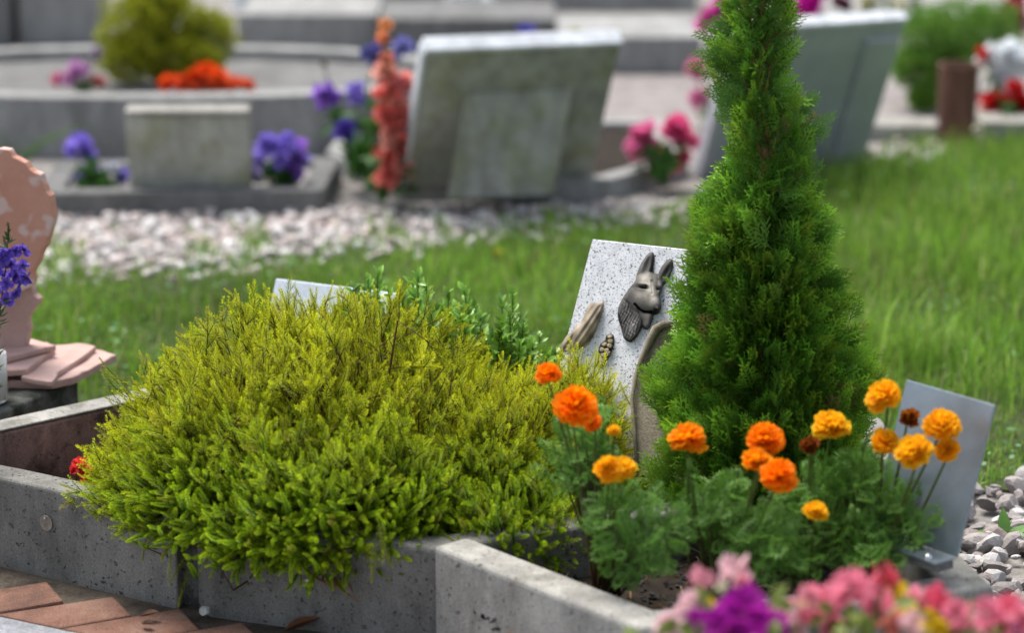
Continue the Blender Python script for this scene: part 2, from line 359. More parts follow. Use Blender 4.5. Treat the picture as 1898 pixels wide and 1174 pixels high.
# joint (dark vertical crack) on the wall seen across the marigold bed
# right border
PC = [(.66, 3.93), (-.11 + .0, 3.7135), (.165, 3.385), (.645, 3.545), (.585, 3.86)]
g = thing('grave_border', 'pale concrete grave border with sharp left corner around the marigolds', 'grave border', (.3, 3.6, 0), 'concrete borders of the front graves')
mb = MB(); walls(mb, PC[1:], .062, -.03, BZ)
o = bevel(fix_normals(mb.build('border_wall', M['conc_c'] if 'conc_c' in M else M['conc_pale'], g)), .008, 3)
mb = MB(); mb.add([[-.08, 3.71, .085], [.17, 3.41, .085], [.63, 3.56, .085], [.57, 3.92, .085], [.5, 3.98, .085]], [[0, 1, 2, 3, 4]]); mb.build('bed_soil', M['soil'], g)
# foreground bed that carries the pink flowers
g = thing('grave_border', 'foreground concrete border almost hidden by the pink flowers at the lower right', 'grave border', (.5, 2.9, 0), 'concrete borders of the front graves')
mb = MB(); walls(mb, [(.10, 3.05), (.10, 2.4), (1.3, 2.4), (1.3, 3.2), (.5, 3.2)], .05, -.03, .12, True); bevel(fix_normals(mb.build('border_wall', M['conc'], g)), .006)
mb = MB(); mb.add([[.11, 2.42, .09], [1.28, 2.42, .09], [1.28, 3.18, .09], [.5, 3.18, .09], [.11, 3.04, .09]], [[0, 1, 2, 3, 4]]); mb.build('bed_soil', M['soil'], g)

# ------------------------------------------------------------------ stones and litter
def rock_templates(k, flat=.55, jag=.22):
    out = []
    bm = bmesh.new(); bmesh.ops.create_icosphere(bm, subdivisions=2, radius=1)
    V = np.array([v.co[:] for v in bm.verts]); F = np.array([[v.index for v in f.verts] for f in bm.faces]); bm.free()
    for i in range(k):
        U = V.copy()
        for _ in range(9):                     # chop with planes to get broken facets
            n_ = norm(R.normal(size=3)); d_ = R.uniform(.32, .75); s_ = U @ n_
            U = U - np.where(s_ > d_, s_ - d_, 0)[:, None] * n_
        U = U * (1 + R.normal(size=(len(U), 1)) * .03) * np.array([1, R.uniform(.6, .95), flat * R.uniform(.7, 1.3)])
        out.append((U, F))
    return out
RT = rock_templates(8)
def scatter_rocks(mb, X, Y, Z, s, cols):
    K = len(X); which = R.integers(0, len(RT), K)
    for i, (U, F) in enumerate(RT):
        m = which == i
        if not m.any(): continue
        k = m.sum(); a = R.uniform(0, 2 * PI, k)
        Zx = norm(np.stack([R.normal(size=k) * .3, R.normal(size=k) * .3, np.ones(k)], 1))
        Xx = norm(np.cross(np.stack([np.cos(a), np.sin(a), 0 * a], 1), Zx)); B = np.stack([Xx, np.cross(Zx, Xx), Zx], 1)
        mb.inst(U, F, np.zeros(len(U)), B, np.stack([X[m], Y[m], Z[m]], 1), cols[m], cols[m], np.repeat(s[m][:, None], 3, 1))
def rockcols(K, light=1.0):
    b = np.array([[.62, .59, .57], [.56, .50, .48], [.44, .40, .38], [.66, .64, .62], [.50, .42, .39]]) * light
    return b[R.integers(0, 5, K)] * R.uniform(.75, 1.15, (K, 1))
# white gravel band at the back
farl = np.array([q[:2] for q in far])
K = 8500; X = R.uniform(-1.7, 1.9, K); Y = R.uniform(5.9, 7.6, K)
yl = np.interp(X, farl[:, 0], farl[:, 1]); yk = np.where(X < 1.0, 6.72 + .12 * np.clip(X + .4, 0, 1.3), 7.5)
m = (Y > yl - .22 + R.uniform(0, .25, K)) & (Y < yk); X, Y = X[m], Y[m]; K = len(X)
mb = MB(); s = R.uniform(.010, .025, K); scatter_rocks(mb, X, Y, s * .3, s, rockcols(K, .98))
tag(mb.build('gravel_band', M['stone']), 'band of pale broken gravel between the lawn and the rear graves', 'gravel', kind='stuff')
# near gravel at right
K = 1500; X = R.uniform(.62, 1.6, K); Y = R.uniform(3.3, 4.52, K)
m = (X > .62 + (Y > 4.0) * .04) & (Y < 4.47 + .04 * np.sin(X * 30)) & ~((X < .665) & (Y < 3.7)); X, Y = X[m], Y[m]; K = len(X)
s = R.uniform(.009, .030, K) * np.where(R.random(K) < .12, 1.5, 1); mb = MB(); scatter_rocks(mb, X, Y, .008 + s * .25 + R.uniform(0, .012, K), s, rockcols(K, .68))
tag(mb.build('gravel_patch', M['stone']), 'angular grey gravel beside the small metal plaque', 'gravel', kind='stuff')
# soil litter in the marigold bed
mb = MB()
for k in range(150):
    x = R.uniform(-.02, .62); y = R.uniform(3.44, 3.9); a = R.uniform(0, 2 * PI); L = R.uniform(.008, .035)
    c = np.array([x, y, .092]); d = np.array([math.cos(a), math.sin(a), R.uniform(-.05, .25)]); cc = np.array([.17, .11, .06]) * R.uniform(.3, 1.6)
    tube(mb, [c, c + d * L * .5 + [0, 0, .003], c + d * L], [.0011, .0014, .0006], 4, cc)
K = 900; X = R.uniform(-.05, .66, K); Y = R.uniform(3.45, 3.98, K); s = R.uniform(.002, .008, K); scatter_rocks(mb, X, Y, np.full(K, .087), s, np.full((K, 3), .03) * R.uniform(.5, 2.2, (K, 1)))
tag(mb.build('soil_litter', M['litter']), 'dark crumbly soil and dry bits in the marigold bed', 'soil', kind='stuff')

# ------------------------------------------------------------------ grass
def grass(mb, X, Y, h, wd_=.0016, lean=.35, tint=None):
    K = len(X); a = R.uniform(0, 2 * PI, K); D = np.stack([np.cos(a), np.sin(a), 0 * a], 1)
    b = R.uniform(0, 2 * PI, K); S = np.stack([np.cos(b), np.sin(b), 0 * b], 1) * (wd_ * R.uniform(.7, 1.5, K))[:, None]
    l = np.abs(R.normal(size=K)) * lean; up = np.array([0, 0, 1.0])
    O = np.stack([X, Y, np.full(K, .0)], 1)
    M1 = O + up * (h * .5)[:, None] + D * (h * l * .3)[:, None]; M2 = O + up * (h * (.95 - .25 * l))[:, None] + D * (h * l * 1.0)[:, None]
    V = np.stack([O - S, O + S, M1 + S * .85, M1 - S * .85, M2], 1).reshape(-1, 3)
    i = np.arange(K)[:, None] * 5
    c = np.array([[.14, .27, .032], [.19, .35, .04], [.26, .38, .065], [.10, .19, .035], [.34, .36, .15], [.16, .12, .06]])[R.choice(6, K, p=[.33, .29, .16, .13, .06, .03])] * R.uniform(.7, 1.25, (K, 1))
    if tint is not None: c = c * tint
    C = np.repeat(c, 5, axis=0)
    mb.add(V, (i + np.array([[0, 1, 2, 3]]), i + np.array([[3, 2, 4]])), C)
K = 185000; Y = 4.3 + 3.7 * R.random(K) ** .9; X = R.uniform(-.2, .2, K) * 0 + R.uniform(-1, 1, K) * (Y * .27 + .22)
m = inside(lawn, X, Y); X, Y = X[m], Y[m]
pn = np.sin(X * 9 + 1.3 * np.sin(Y * 5)) * np.sin(Y * 7 + X * 3)
keep = R.random(len(X)) < .62 + .3 * pn; X, Y, pn = X[keep], Y[keep], pn[keep]
yl = np.interp(X, farl[:, 0], farl[:, 1]); ed = np.clip((yl - Y) / .5, .15, 1)
h = R.gamma(4, .0082, len(X)) * (.55 + .6 * ed) * (1 + .35 * pn) * np.where((X > .55) & (Y > 5.2), 1.5, 1) * np.where(Y < 5.0, .55, 1)
mb = MB(); grass(mb, X, Y, h, tint=(1.0 + .30 * np.sin(X * 5 + Y * 3) * np.sin(Y * 4 - X))[:, None])
# taller stalks
K = 2600; Y = R.uniform(4.7, 7.4, K); X = R.uniform(-1, 1, K) * (Y * .235 + .1); m = inside(lawn, X, Y); X, Y = X[m], Y[m]
grass(mb, X, Y, R.uniform(.05, .12, len(X)) * np.where(X > .5, 1.2, .8), .0012, .3)
# stray tufts running into the gravel
K = 5000; X = R.uniform(-1.3, 1.4, K); yl = np.interp(X, farl[:, 0], farl[:, 1]); Y = yl + np.abs(R.normal(size=K)) * .16; m = np.sin(X * 17) + np.sin(X * 41 + Y * 9) > .4; m &= Y < 6.7 + (X > .9)
grass(mb, X[m], Y[m], R.uniform(.015, .05, m.sum()))
tag(mb.build('grass', M['grass']), 'mown green lawn grass behind the front graves', 'grass', kind='stuff')
# clover and small broad leaves spread in the lawn
mb = MB(); K = 5000; Y = R.uniform(4.5, 7.3, K); X = R.uniform(-1, 1, K) * (Y * .235 + .1); m = inside(lawn, X, Y) & (np.sin(X * 7 + 2) * np.sin(Y * 6) > -.1); X, Y = X[m], Y[m]; K = len(X)
th = np.arange(7) / 7 * 2 * PI; tv = np.stack([np.cos(th), np.sin(th), 0 * th], 1)
Bz = basis(np.stack([R.normal(size=K) * .8, -1 + 0 * X, R.normal(size=K) * .3], 1), .5, (0, -.3, 1))
s = R.uniform(.003, .008, K)
mb.inst(tv, np.array([list(range(7))]), np.zeros(7), Bz, np.stack([X, Y, R.uniform(.01, .04, K)], 1), np.array([.10, .24, .07]) * R.uniform(.6, 1.3, (K, 1)), 0, np.repeat(s[:, None], 3, 1))
tag(mb.build('clover', M['leaf']), 'low round clover leaves growing through the lawn', 'clover', kind='stuff')
# ------------------------------------------------------------------ golden heath
def sprig_template(whorls, per, L, nl, bend, fat=1.0):
    """a shoot along +y of length L with needle leaves; returns verts, quads, t"""
    V, F, T = [], [], []
    def cx(s): return np.array([bend * L * (s ** 2), s * L, bend * .4 * L * math.sin(s * 3)])
    for i in range(5):
        s = i / 4; c = cx(s); r = .0007 * (1.25 - s)
        V += [c + [r, 0, 0], c + [-r * .5, 0, r * .87], c + [-r * .5, 0, -r * .87]]; T += [-.6 + .5 * s] * 3
        if i: b = (i - 1) * 3; F += [[b + j, b + (j + 1) % 3, b + 3 + (j + 1) % 3, b + 3 + j] for j in range(3)]
    for i in range(whorls):
        s = .10 + .9 * (i + .5) / whorls
        for k in range(per):
            a = 2 * PI * (k + .5 * (i % 2)) / per + R.uniform(-.2, .2)
            o = np.array([math.cos(a), 0, math.sin(a)]); c = cx(s)
            op = math.radians(66 - 38 * s ** 3 + R.uniform(-12, 12)); l = nl * (1 - .35 * s ** 4) * R.uniform(.85, 1.1) * (.75 + .5 * min(s * 3, .5))
            d = o * math.sin(op) + np.array([0, math.cos(op), 0]); side = np.cross(o, [0, 1, 0]) * .00042 * fat
            md = c + d * l * .5 + np.array([0, .0004, 0])
            b = len(V); V += [c, md + side, c + d * l + [0, l * .12, 0], md - side]; F.append([b, b + 1, b + 2, b + 3]); T += [s * .6 - .35, s * .8 + .05, s + .3, s * .8 + .05]
    return np.array(V), np.array(F), np.clip(np.array(T), -.45, 1.25)
LOBES = [  # centre, radii
    ((-.29, 4.13, .12), (.325, .36, .285)),
    ((-.05, 4.08, .12), (.20, .28, .195)),
    ((.09, 4.13, .12), (.125, .20, .185)),
    ((-.25, 3.875, .15), (.225, .175, .135)),
    ((-.02, 3.88, .13), (.15, .14, .095)),
    ((-.36, 3.84, .13), (.11, .11, .09)),
    ((-.44, 4.02, .13), (.19, .24, .175)),
]
def lobe_val(Pt, i): c, r = LOBES[i]; return np.linalg.norm((Pt - np.array(c)) / np.array(r), axis=1)
def sample_lobes(K, shell, phimin=-.72):
    out, nr = [], []
    areas = np.array([r[0] * r[1] + r[0] * r[2] + r[1] * r[2] for c, r in LOBES])
    s0 = shell
    for i, (c, r) in enumerate(LOBES):
        k = int(K * areas[i] / areas.sum() * (1 if i < 3 else 1.9)); u = norm(R.normal(size=(k * 3, 3))); u = u[u[:, 2] > phimin][:k]
        shell = s0 if np.isscalar(s0) else R.uniform(s0[0], s0[1], len(u)); q = np.array(c) + u * np.array(r) * (shell if np.isscalar(shell) else shell[:, None]); keep = np.ones(len(q), bool)
        for j in range(len(LOBES)):
            if j != i: keep &= lobe_val(q, j) > shell * .985
        out.append(q[keep]); nr.append(norm(u / np.array(r))[keep])
    return np.concatenate(out), np.concatenate(nr)
def lumps(q): return .5 * np.sin(q[:, 0] * 31 + 2 * np.sin(q[:, 1] * 23)) * np.sin(q[:, 1] * 27 + q[:, 2] * 19) + .5 * np.sin(q[:, 0] * 57 + q[:, 2] * 43) * np.sin(q[:, 1] * 49)
heath = thing('heath_shrub', 'large mounded golden yellow-green heath spilling over the concrete border', 'shrub', (-.22, 4.08, .12))
def compound(b):
    V0, F0, T0 = sprig_template(17, 6, .062, .0066, b, 1.25); Vs, Fs, Ts = [V0], [F0], [T0]; n0 = len(V0)
    for j in range(int(R.integers(2, 5))):
        s = R.uniform(.15, .7); v, f_, t_ = sprig_template(8, 5, .062 * R.uniform(.34, .52), .0060, R.uniform(-.2, .2), 1.25); a = R.uniform(0, 2 * PI); e = rad(R.uniform(24, 46))
        y = np.array([math.cos(a) * math.sin(e), math.cos(e), math.sin(a) * math.sin(e)]); x = norm(np.cross(y, [.2, .1, 1])); Bm = np.stack([x, y, np.cross(x, y)])
        v = v @ Bm + np.array([b * .062 * s * s, s * .062, b * .4 * .062 * math.sin(s * 3)]); Vs.append(v); Fs.append(f_ + n0); Ts.append(np.clip(t_ + .1, -.45, 1.25)); n0 += len(v)
    return np.concatenate(Vs), np.concatenate(Fs), np.concatenate(Ts)
SC = [compound(b) for b in (0, .15, -.15, .3, -.3, .08, -.1)]
ST = [sprig_template(17, 5, .050, .0068, b) for b in (.0, .14, -.16, .28, -.08)]
SF = [sprig_template(19, 6, .046, .0056, b, 1.5) for b in (.05, -.12, .2)]
mb = MB(); tw = MB()
root = np.array([-.22, 4.08, .10])
def heath_layer(K, shell, len_s, comp=False, base_gap=True, phimin=-.72):
    q, n = sample_lobes(K, shell, phimin); lp = lumps(q)
    q = q + n * (lp * .044 * (np.isscalar(shell) and shell > .8))[:, None] + R.normal(size=q.shape) * .008
    vis = (n[:, 1] < .9); lo = .098 + np.clip(-.42 - q[:, 0], 0, .3) * .22 + R.normal(size=len(q)) * .012; vis &= q[:, 2] > lo + .006 * (q[:, 0] > -.40); 
    if base_gap and not isinstance(shell, tuple): vis &= ~((lp < -.42) & (R.random(len(q)) < .75))
    q, n, lp = q[vis], n[vis], lp[vis]
    top = np.clip(n[:, 2], 0, 1); front = (q[:, 1] < 3.97) & (q[:, 2] < .30)
    left = np.clip((-.40 - q[:, 0]) / .2, 0, 1)
    D = n * 1.0 + np.array([0, 0, .50]) * (1 - .3 * front)[:, None] + R.normal(size=n.shape) * (.46 - .14 * front)[:, None] + np.array([-.3, 0, 0]) * left[:, None]
    # at the front the shoots reach outwards over the wall and turn up
    D[front] += np.array([0, -.35, -.12]); D = norm(D)
    K = len(q); S = R.uniform(.6, 1.35, K) * len_s * np.where(front, 1, 1.0)
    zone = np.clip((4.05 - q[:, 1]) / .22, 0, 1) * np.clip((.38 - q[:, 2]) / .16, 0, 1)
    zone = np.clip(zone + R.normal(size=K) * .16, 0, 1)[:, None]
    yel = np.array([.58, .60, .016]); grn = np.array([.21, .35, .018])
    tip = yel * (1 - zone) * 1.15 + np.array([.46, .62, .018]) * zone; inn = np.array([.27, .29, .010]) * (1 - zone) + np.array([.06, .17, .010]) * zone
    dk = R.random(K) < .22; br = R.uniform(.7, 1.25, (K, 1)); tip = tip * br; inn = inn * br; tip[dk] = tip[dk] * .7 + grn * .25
    w_ = R.random(K) < .05; tip[w_] = tip[w_] * .5 + np.array([.22, .12, .04]); 
    O = q - D * (.045 * S)[:, None]; B = basis(D); fr = zone[:, 0] > .72
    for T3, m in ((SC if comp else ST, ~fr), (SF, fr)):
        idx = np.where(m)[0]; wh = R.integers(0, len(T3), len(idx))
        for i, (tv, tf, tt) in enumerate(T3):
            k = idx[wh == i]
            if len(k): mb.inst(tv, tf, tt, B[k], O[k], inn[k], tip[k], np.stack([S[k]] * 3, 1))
    return O, D
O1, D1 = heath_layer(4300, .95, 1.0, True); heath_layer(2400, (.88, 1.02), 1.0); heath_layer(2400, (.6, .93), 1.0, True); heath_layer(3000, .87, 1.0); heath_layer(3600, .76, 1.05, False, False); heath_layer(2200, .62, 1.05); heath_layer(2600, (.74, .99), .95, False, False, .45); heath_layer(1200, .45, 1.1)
# long leaders that stand clear of the outline
lead = [(540, 492, 4.2, .05), (592, 540, 4.2, -.1), (432, 565, 4.15, .1), (400, 588, 4.12, -.3), (168, 655, 4.12, -1.0), (200, 690, 4.1, -.8), (262, 650, 4.12, -.6), (185, 720, 4.05, -1.0),
        (330, 640, 4.1, -.3), (812, 515, 4.22, .4), (500, 556, 4.2, 0), (640, 548, 4.22, .2), (300, 1083, 3.80, -.45), (215, 968, 3.90, -.9), (258, 1012, 3.87, -.5), (1090, 655, 4.2, .2), (1040, 640, 4.2, 0), (720, 1060, 3.68, .2), (860, 590, 4.2, .2), (1120, 700, 4.15, .3), (985, 665, 4.2, .3), (365, 615, 4.12, -.5), (470, 575, 4.15, -.1), (700, 560, 4.2, .15), (760, 545, 4.2, .1)]
Ot, Dt = [], []
for px, py, Y, sx in lead:
    tp = P(px, py, Y); down = -1.2 if py > 1000 else (.1 if py > 950 else 1)
    for q_ in range(3):
        d = norm(np.array([sx + R.uniform(-.15, .15), -.25, down + R.uniform(-.2, .2)])); Ot.append(tp - d * .075 + (R.normal(size=3) * .008 if q_ else 0) - (np.array([0, 0, .02]) * q_)); Dt.append(d)
Ot, Dt = np.array(Ot), np.array(Dt); B = basis(Dt)
mb.inst(*ST[1], B, Ot, np.array([.16, .20, .016]), np.array([.34, .36, .03]), np.full((len(Ot), 3), 1.2))
mb.build('foliage', M['heath'], heath)
sel = R.choice(len(O1), 900, replace=False)
for k in sel:
    a = O1[k]; d = D1[k]; b = a - d * .05; c = root + (b - root) * .45; tube(tw, [c, b, a, a + d * .02], [.0022, .0014, .0009, .0005], 4, np.array([.10, .055, .028]) * R.uniform(.6, 1.4), False)
for px, py in [(598, 1078), (625, 1088), (640, 1098)]:
    a = P(px, py, 3.75); tube(tw, [P(600, 1020, 3.85), a, a + [.02, -.01, -.012]], [.001, .0015, .0008], 4, (.22, .09, .03), False)
tw.build('branches', M['bark'], heath)
# dead brown shoots hanging at the lower edge are part of the shrub
mb = MB(); a = np.array([P(*q) for q in [(588, 1072, 3.74), (610, 1082, 3.735), (636, 1080, 3.74), (650, 1092, 3.74)]]); d = norm(np.array([[.8, -.2, -.5], [.9, -.3, -.3], [.7, -.2, -.8], [.4, 0, -1]]))
mb.inst(*SF[0], basis(d), a - d * .02, np.array([.14, .05, .018]), np.array([.30, .10, .025]), np.full((4, 3), .6)); o = mb.build('dead_shoot', M['heath'], heath); o['label'] = 'rusty brown dead shoots'

# ------------------------------------------------------------------ thuja
def spray_template(L, nside, sub=True, wd_=.0009):
    V, F, T = [], [], []
    def seg(p, d, l, w0, w1, t0, t1, k=2):
        n_ = np.array([0, 0, 1.]); s = np.cross(d, n_); b = len(V)
        for i in range(k + 1):
            f = i / k; c = p + d * l * f + np.array([0, 0, -.12 * l * f * f + R.normal() * .0004]); w_ = w0 + (w1 - w0) * f
            V.extend([c + s * w_, c - s * w_]); T.extend([t0 + (t1 - t0) * f] * 2)
            if i: q = b + 2 * i; F.append([q - 2, q - 1, q + 1, q])
    Y = np.array([0, 1., 0]); seg(np.zeros(3), Y, L, wd_ * 1.1, wd_ * .8, 0, 1, 3)
    for i in range(nside):
        s = .12 + .86 * i / nside; sd = 1 if i % 2 else -1
        l = L * .50 * (1 - s * .72) * R.uniform(.8, 1.1); a = rad(R.uniform(32, 46)) * sd
        d = np.array([math.sin(a), math.cos(a), R.uniform(-.2, .2)]); p = Y * L * s
        seg(p, d, l, wd_, wd_ * .8, s * .7, s * .7 + .35)
        if sub:
            ns = max(1, int(5 * (1 - s)) + 1)
            for j in range(ns):
                u = .25 + .65 * j / ns; sd2 = 1 if (i + j) % 2 else -1; a2 = a + rad(38) * sd2
                d2 = np.array([math.sin(a2), math.cos(a2), R.uniform(-.25, .25)])
                seg(p + d * l * u, d2, l * .38 * R.uniform(.7, 1.2), wd_ * .95, wd_ * .7, s * .7 + .2, s * .7 + .45, 1)
    return np.array(V), np.array(F), np.clip(np.array(T), 0, 1)
TS = [spray_template(.062, 13) for _ in range(4)]
th = thing('thuja_tree', 'young narrow dark green thuja cone standing right of the dog stone', 'conifer', (.375, 3.98, .12))
PYT = [(-210, 8, 8), (-130, 50, 36), (-60, 68, 44), (0, 80, 44), (60, 100, 44), (120, 106, 34), (160, 92, 58), (200, 82, 80), (250, 80, 92), (300, 86, 92), (340, 96, 80), (370, 128, 104), (400, 138, 116), (450, 138, 134), (500, 138, 148), (560, 142, 162), (620, 172, 175), (700, 195, 205), (780, 210, 215), (860, 210, 210), (930, 200, 200)]
TZ = np.array([P(1415, q[0], 3.98)[2] for q in PYT])[::-1]; TL_ = np.array([q[1] for q in PYT])[::-1] / FPX * 4.1; TR_ = np.array([q[2] for q in PYT])[::-1] / FPX * 4.1
mb = MB(); K = 6800
def tax(z): return P(1415, 500, 3.98)[0] + (np.interp(z, TZ, TR_) - np.interp(z, TZ, TL_)) * .45
z = .12 + .88 * R.random(K) ** 1.35; a = R.uniform(0, 2 * PI, K); rr = (np.interp(z, TZ, TR_) + np.interp(z, TZ, TL_)) / 2; lm = 1 + .10 * np.sin(a * 3 + z * 17) * np.sin(z * 31 + a) + .10 * np.sin(a * 5 - z * 43)
f = np.where(R.random(K) < .62, R.uniform(.78, 1.0, K), R.uniform(.25, .75, K))
keep = (np.sin(z * 23 + a * 2) + np.sin(a * 4 - z * 37) + .7 * np.sin(z * 71 + a * 7)) > -.80 - .35 * (z < .5)
keep &= (z < .62) | (R.random(K) < .28)
z, a, rr, lm, f = [q[keep] for q in (z, a, rr, lm, f)]; K = len(z)
ax = tax(z); rad_ = rr * lm * f
U = np.stack([np.cos(a), np.sin(a), 0 * a], 1)
D = U * R.uniform(.45, 1.1, K)[:, None] + np.array([0, 0, 1.]) * R.uniform(.3, 1.0, K)[:, None] + R.normal(size=(K, 3)) * .22; D = norm(D)
tang = np.stack([-np.sin(a), np.cos(a), 0 * a], 1)
X_ = norm(np.cross(D, tang + R.normal(size=(K, 3)) * .6)); B = np.stack([X_, D, np.cross(X_, D)], 1)
S = R.uniform(.5, 1.3, K) * np.where(z > .7, .85, 1)
tipp = np.stack([ax, np.full(K, 3.98), z], 1) + U * rad_[:, None]; O = tipp - D * (.05 * S)[:, None]
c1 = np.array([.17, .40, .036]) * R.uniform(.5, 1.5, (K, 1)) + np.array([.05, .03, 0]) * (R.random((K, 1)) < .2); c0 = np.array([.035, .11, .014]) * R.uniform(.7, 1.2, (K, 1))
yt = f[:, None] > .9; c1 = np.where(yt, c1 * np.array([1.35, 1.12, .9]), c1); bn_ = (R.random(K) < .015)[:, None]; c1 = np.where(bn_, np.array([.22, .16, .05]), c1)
wh = R.integers(0, 4, K)
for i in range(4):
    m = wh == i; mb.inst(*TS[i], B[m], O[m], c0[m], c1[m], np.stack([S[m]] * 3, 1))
# protruding twiglets on the left near the top and on the right
ex = [(1275, 120, 3.98), (1285, 60, 3.98), (1305, 170, 3.95), (1290, 100, 3.96), (1300, 45, 3.98), (1330, 30, 3.98), (1340, 70, 3.98), (1350, 130, 3.97), (1535, 235, 3.98), (1520, 180, 3.98), (1530, 300, 3.97), (1535, 340, 3.97), (1500, 170, 3.98), (1470, 30, 3.98), (1480, 55, 3.98), (1490, 320, 3.96), (1310, 110, 3.97), (1320, 155, 3.97), (1510, 265, 3.98), (1545, 215, 3.98)]
Oe, De = [], []
for px, py, Y in ex:
    t_p = P(px, py, Y); cz = np.array([.38, 3.98, t_p[2] - .05]); d = norm(t_p - cz + np.array([0, 0, .0]))
    for k in range(4):
        dd = norm(d + R.normal(size=3) * .22); Oe.append(t_p - dd * .05 - d * (.016 * k) + R.normal(size=3) * .004); De.append(dd)
Oe, De = np.array(Oe), np.array(De); fx = norm(np.cross(De, np.array([.1, -1, .15]) + R.normal(size=De.shape) * .4)); B = np.stack([fx, De, np.cross(fx, De)], 1)
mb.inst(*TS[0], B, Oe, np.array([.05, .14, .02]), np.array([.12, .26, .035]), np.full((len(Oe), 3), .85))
mb.build('foliage', M['thuja'], th)
mb = MB(); zz = np.linspace(.09, .99, 10); tube(mb, np.stack([tax(zz), np.full(10, 3.98), zz], 1), np.linspace(.011, .0028, 10), 8, (.26, .15, .07)); mb.build('trunk', M['bark'], th)
mb = MB()
for k in R.choice(K, 520, replace=False):
    b_z = O[k][2] - .05; c = np.array([float(tax(b_z)), 3.98, max(b_z, .1)]); tube(mb, [c, (c + O[k]) / 2 + [0, 0, -.006], O[k], O[k] + D[k] * .02], [.0022, .0016, .001, .0006], 4, np.array([.15, .085, .035]) * R.uniform(.6, 1.4), False)
mb.build('branches', M['bark'], th)

# ------------------------------------------------------------------ boxwood-like shrub behind the heath
def oval_leaf(l=1., w_=.42, n_=3, fold=.12, curl=-.1):
    V = [[0, 0, 0]]; 
    for i in range(1, n_ + 1):
        s = i / (n_ + 1); ww = w_ * math.sin(PI * s ** .85) * .5 * l; V += [[-ww, s * l, fold * ww * 2 + curl * s * s * l], [0, s * l, curl * s * s * l], [ww, s * l, fold * ww * 2 + curl * s * s * l]]
    V.append([0, l, curl * l]); F4 = []; F3 = [[0, 2, 1], [0, 3, 2]]
    for i in range(n_ - 1):
        b = 1 + 3 * i; F4 += [[b, b + 1, b + 4, b + 3], [b + 1, b + 2, b + 5, b + 4]]
    b = 1 + 3 * (n_ - 1); F3 += [[b, b + 1, len(V) - 1], [b + 1, b + 2, len(V) - 1]]
    V = np.array(V); return V, (np.array(F4), np.array(F3)), V[:, 1] / l
OL = oval_leaf(); OW = oval_leaf(1, .56, 3, .14, -.12)
def leafy_stem(fol, stm, p0, p1, n_, ls, c0, c1, r=.0013, bend=None, pairs=True, sc0=(.11, .13, .03), start=.12, opening=.8):
    p0, p1 = np.asarray(p0), np.asarray(p1); md = (p0 + p1) / 2 + (bend if bend is not None else R.normal(size=3) * .008)
    t = np.linspace(0, 1, 7)[:, None]; pts = (1 - t) ** 2 * p0 + 2 * t * (1 - t) * md + t ** 2 * p1
    tube(stm, pts, np.linspace(r, r * .5, 7), 5, sc0, False)
    s = start + (1 - start) * np.arange(n_) / max(1, n_ - 1); s = np.repeat(s, 2) if pairs else s; k = len(s); tt = s[:, None]
    O = (1 - tt) ** 2 * p0 + 2 * tt * (1 - tt) * md + tt ** 2 * p1; ax_ = norm(p1 - p0)
    a = np.arange(k) * (PI if pairs else 2.4) + (np.floor(np.arange(k) / 2) * PI / 2 if pairs else 0) + R.uniform(-.3, .3, k)
    X = norm(np.cross(ax_, [.31, .2, .9])); Y = np.cross(ax_, X); o_ = np.cos(a)[:, None] * X + np.sin(a)[:, None] * Y
    D = norm(o_ * opening + ax_ * (.35 + .9 * s[:, None] ** 3) + R.normal(size=(k, 3)) * .28)
    up = norm(ax_ * .7 - o_ * .3 + R.normal(size=(k, 3)) * .25 + np.array([0, -.7, .3])); Xx = norm(np.cross(D, up)); Zz = np.cross(Xx, D); B = np.stack([Xx, D, Zz], 1)
    sz = ls * R.uniform(.7, 1.15, k) * (1 - .35 * s ** 3); v = R.uniform(.75, 1.25, (k, 1))
    fol.inst(*OW, B, O, np.asarray(c0) * v, np.asarray(c1) * v, np.stack([sz] * 3, 1))
bx = thing('boxwood_shrub', 'small leafy green boxwood shrub poking up behind the heath', 'shrub', (-.08, 4.42, .1))
fo, sm = MB(), MB()
tips = [(682, 520), (655, 535), (700, 512), (775, 512), (790, 530), (830, 545), (860, 540), (845, 570), (890, 590), (950, 545), (945, 590), (915, 620), (870, 610), (985, 640), (960, 655), (1085, 620), (1100, 640), (1000, 625), (720, 540), (745, 560), (808, 575), (900, 640), (930, 600), (1030, 650), (880, 570), (770, 560), (650, 560), (840, 610), (970, 600), (1065, 650)]
for k, (px, py) in enumerate(tips + [(x + R.uniform(-25, 25), y + R.uniform(15, 70)) for x, y in tips * 4]):
    Y = R.uniform(4.26, 4.42); tp = P(px, py, Y); b = np.array([tp[0] * .9 + R.uniform(-.03, .03), 4.36, .13])
    v = R.uniform(.75, 1.3); leafy_stem(fo, sm, b, tp, int(R.integers(13, 20)), R.uniform(.022, .032), np.array([.09, .22, .025]) * v, np.array([.24, .43, .05]) * v, .0016, start=.35)
fo.build('foliage', M['gloss'], bx); sm.build('stems', M['bark'], bx)

# ------------------------------------------------------------------ slabs
def frame(o, yaw, lean):
    """yaw: right end nearer for negative; lean > 0 tips the top away"""
    c, s = math.cos(rad(yaw)), math.sin(rad(yaw)); l = rad(lean)
    wv = np.array([c, s, 0]); u = np.array([-s * math.sin(l), c * math.sin(l), math.cos(l)]); n = np.cross(wv, u)
    return np.array(o, float), wv, u, n        # n points to the viewer
def slab(name, fr, wdt, hgt, th_, mat_, parent, bv=.003):
    o, wv, u, n = fr; mb = MB()       # o = top-left of the front face
    prism(mb, [o, o + wv * wdt, o + wv * wdt - u * hgt, o - u * hgt], -n * th_); return bevel(fix_normals(mb.build(name, mat_, parent)), bv)
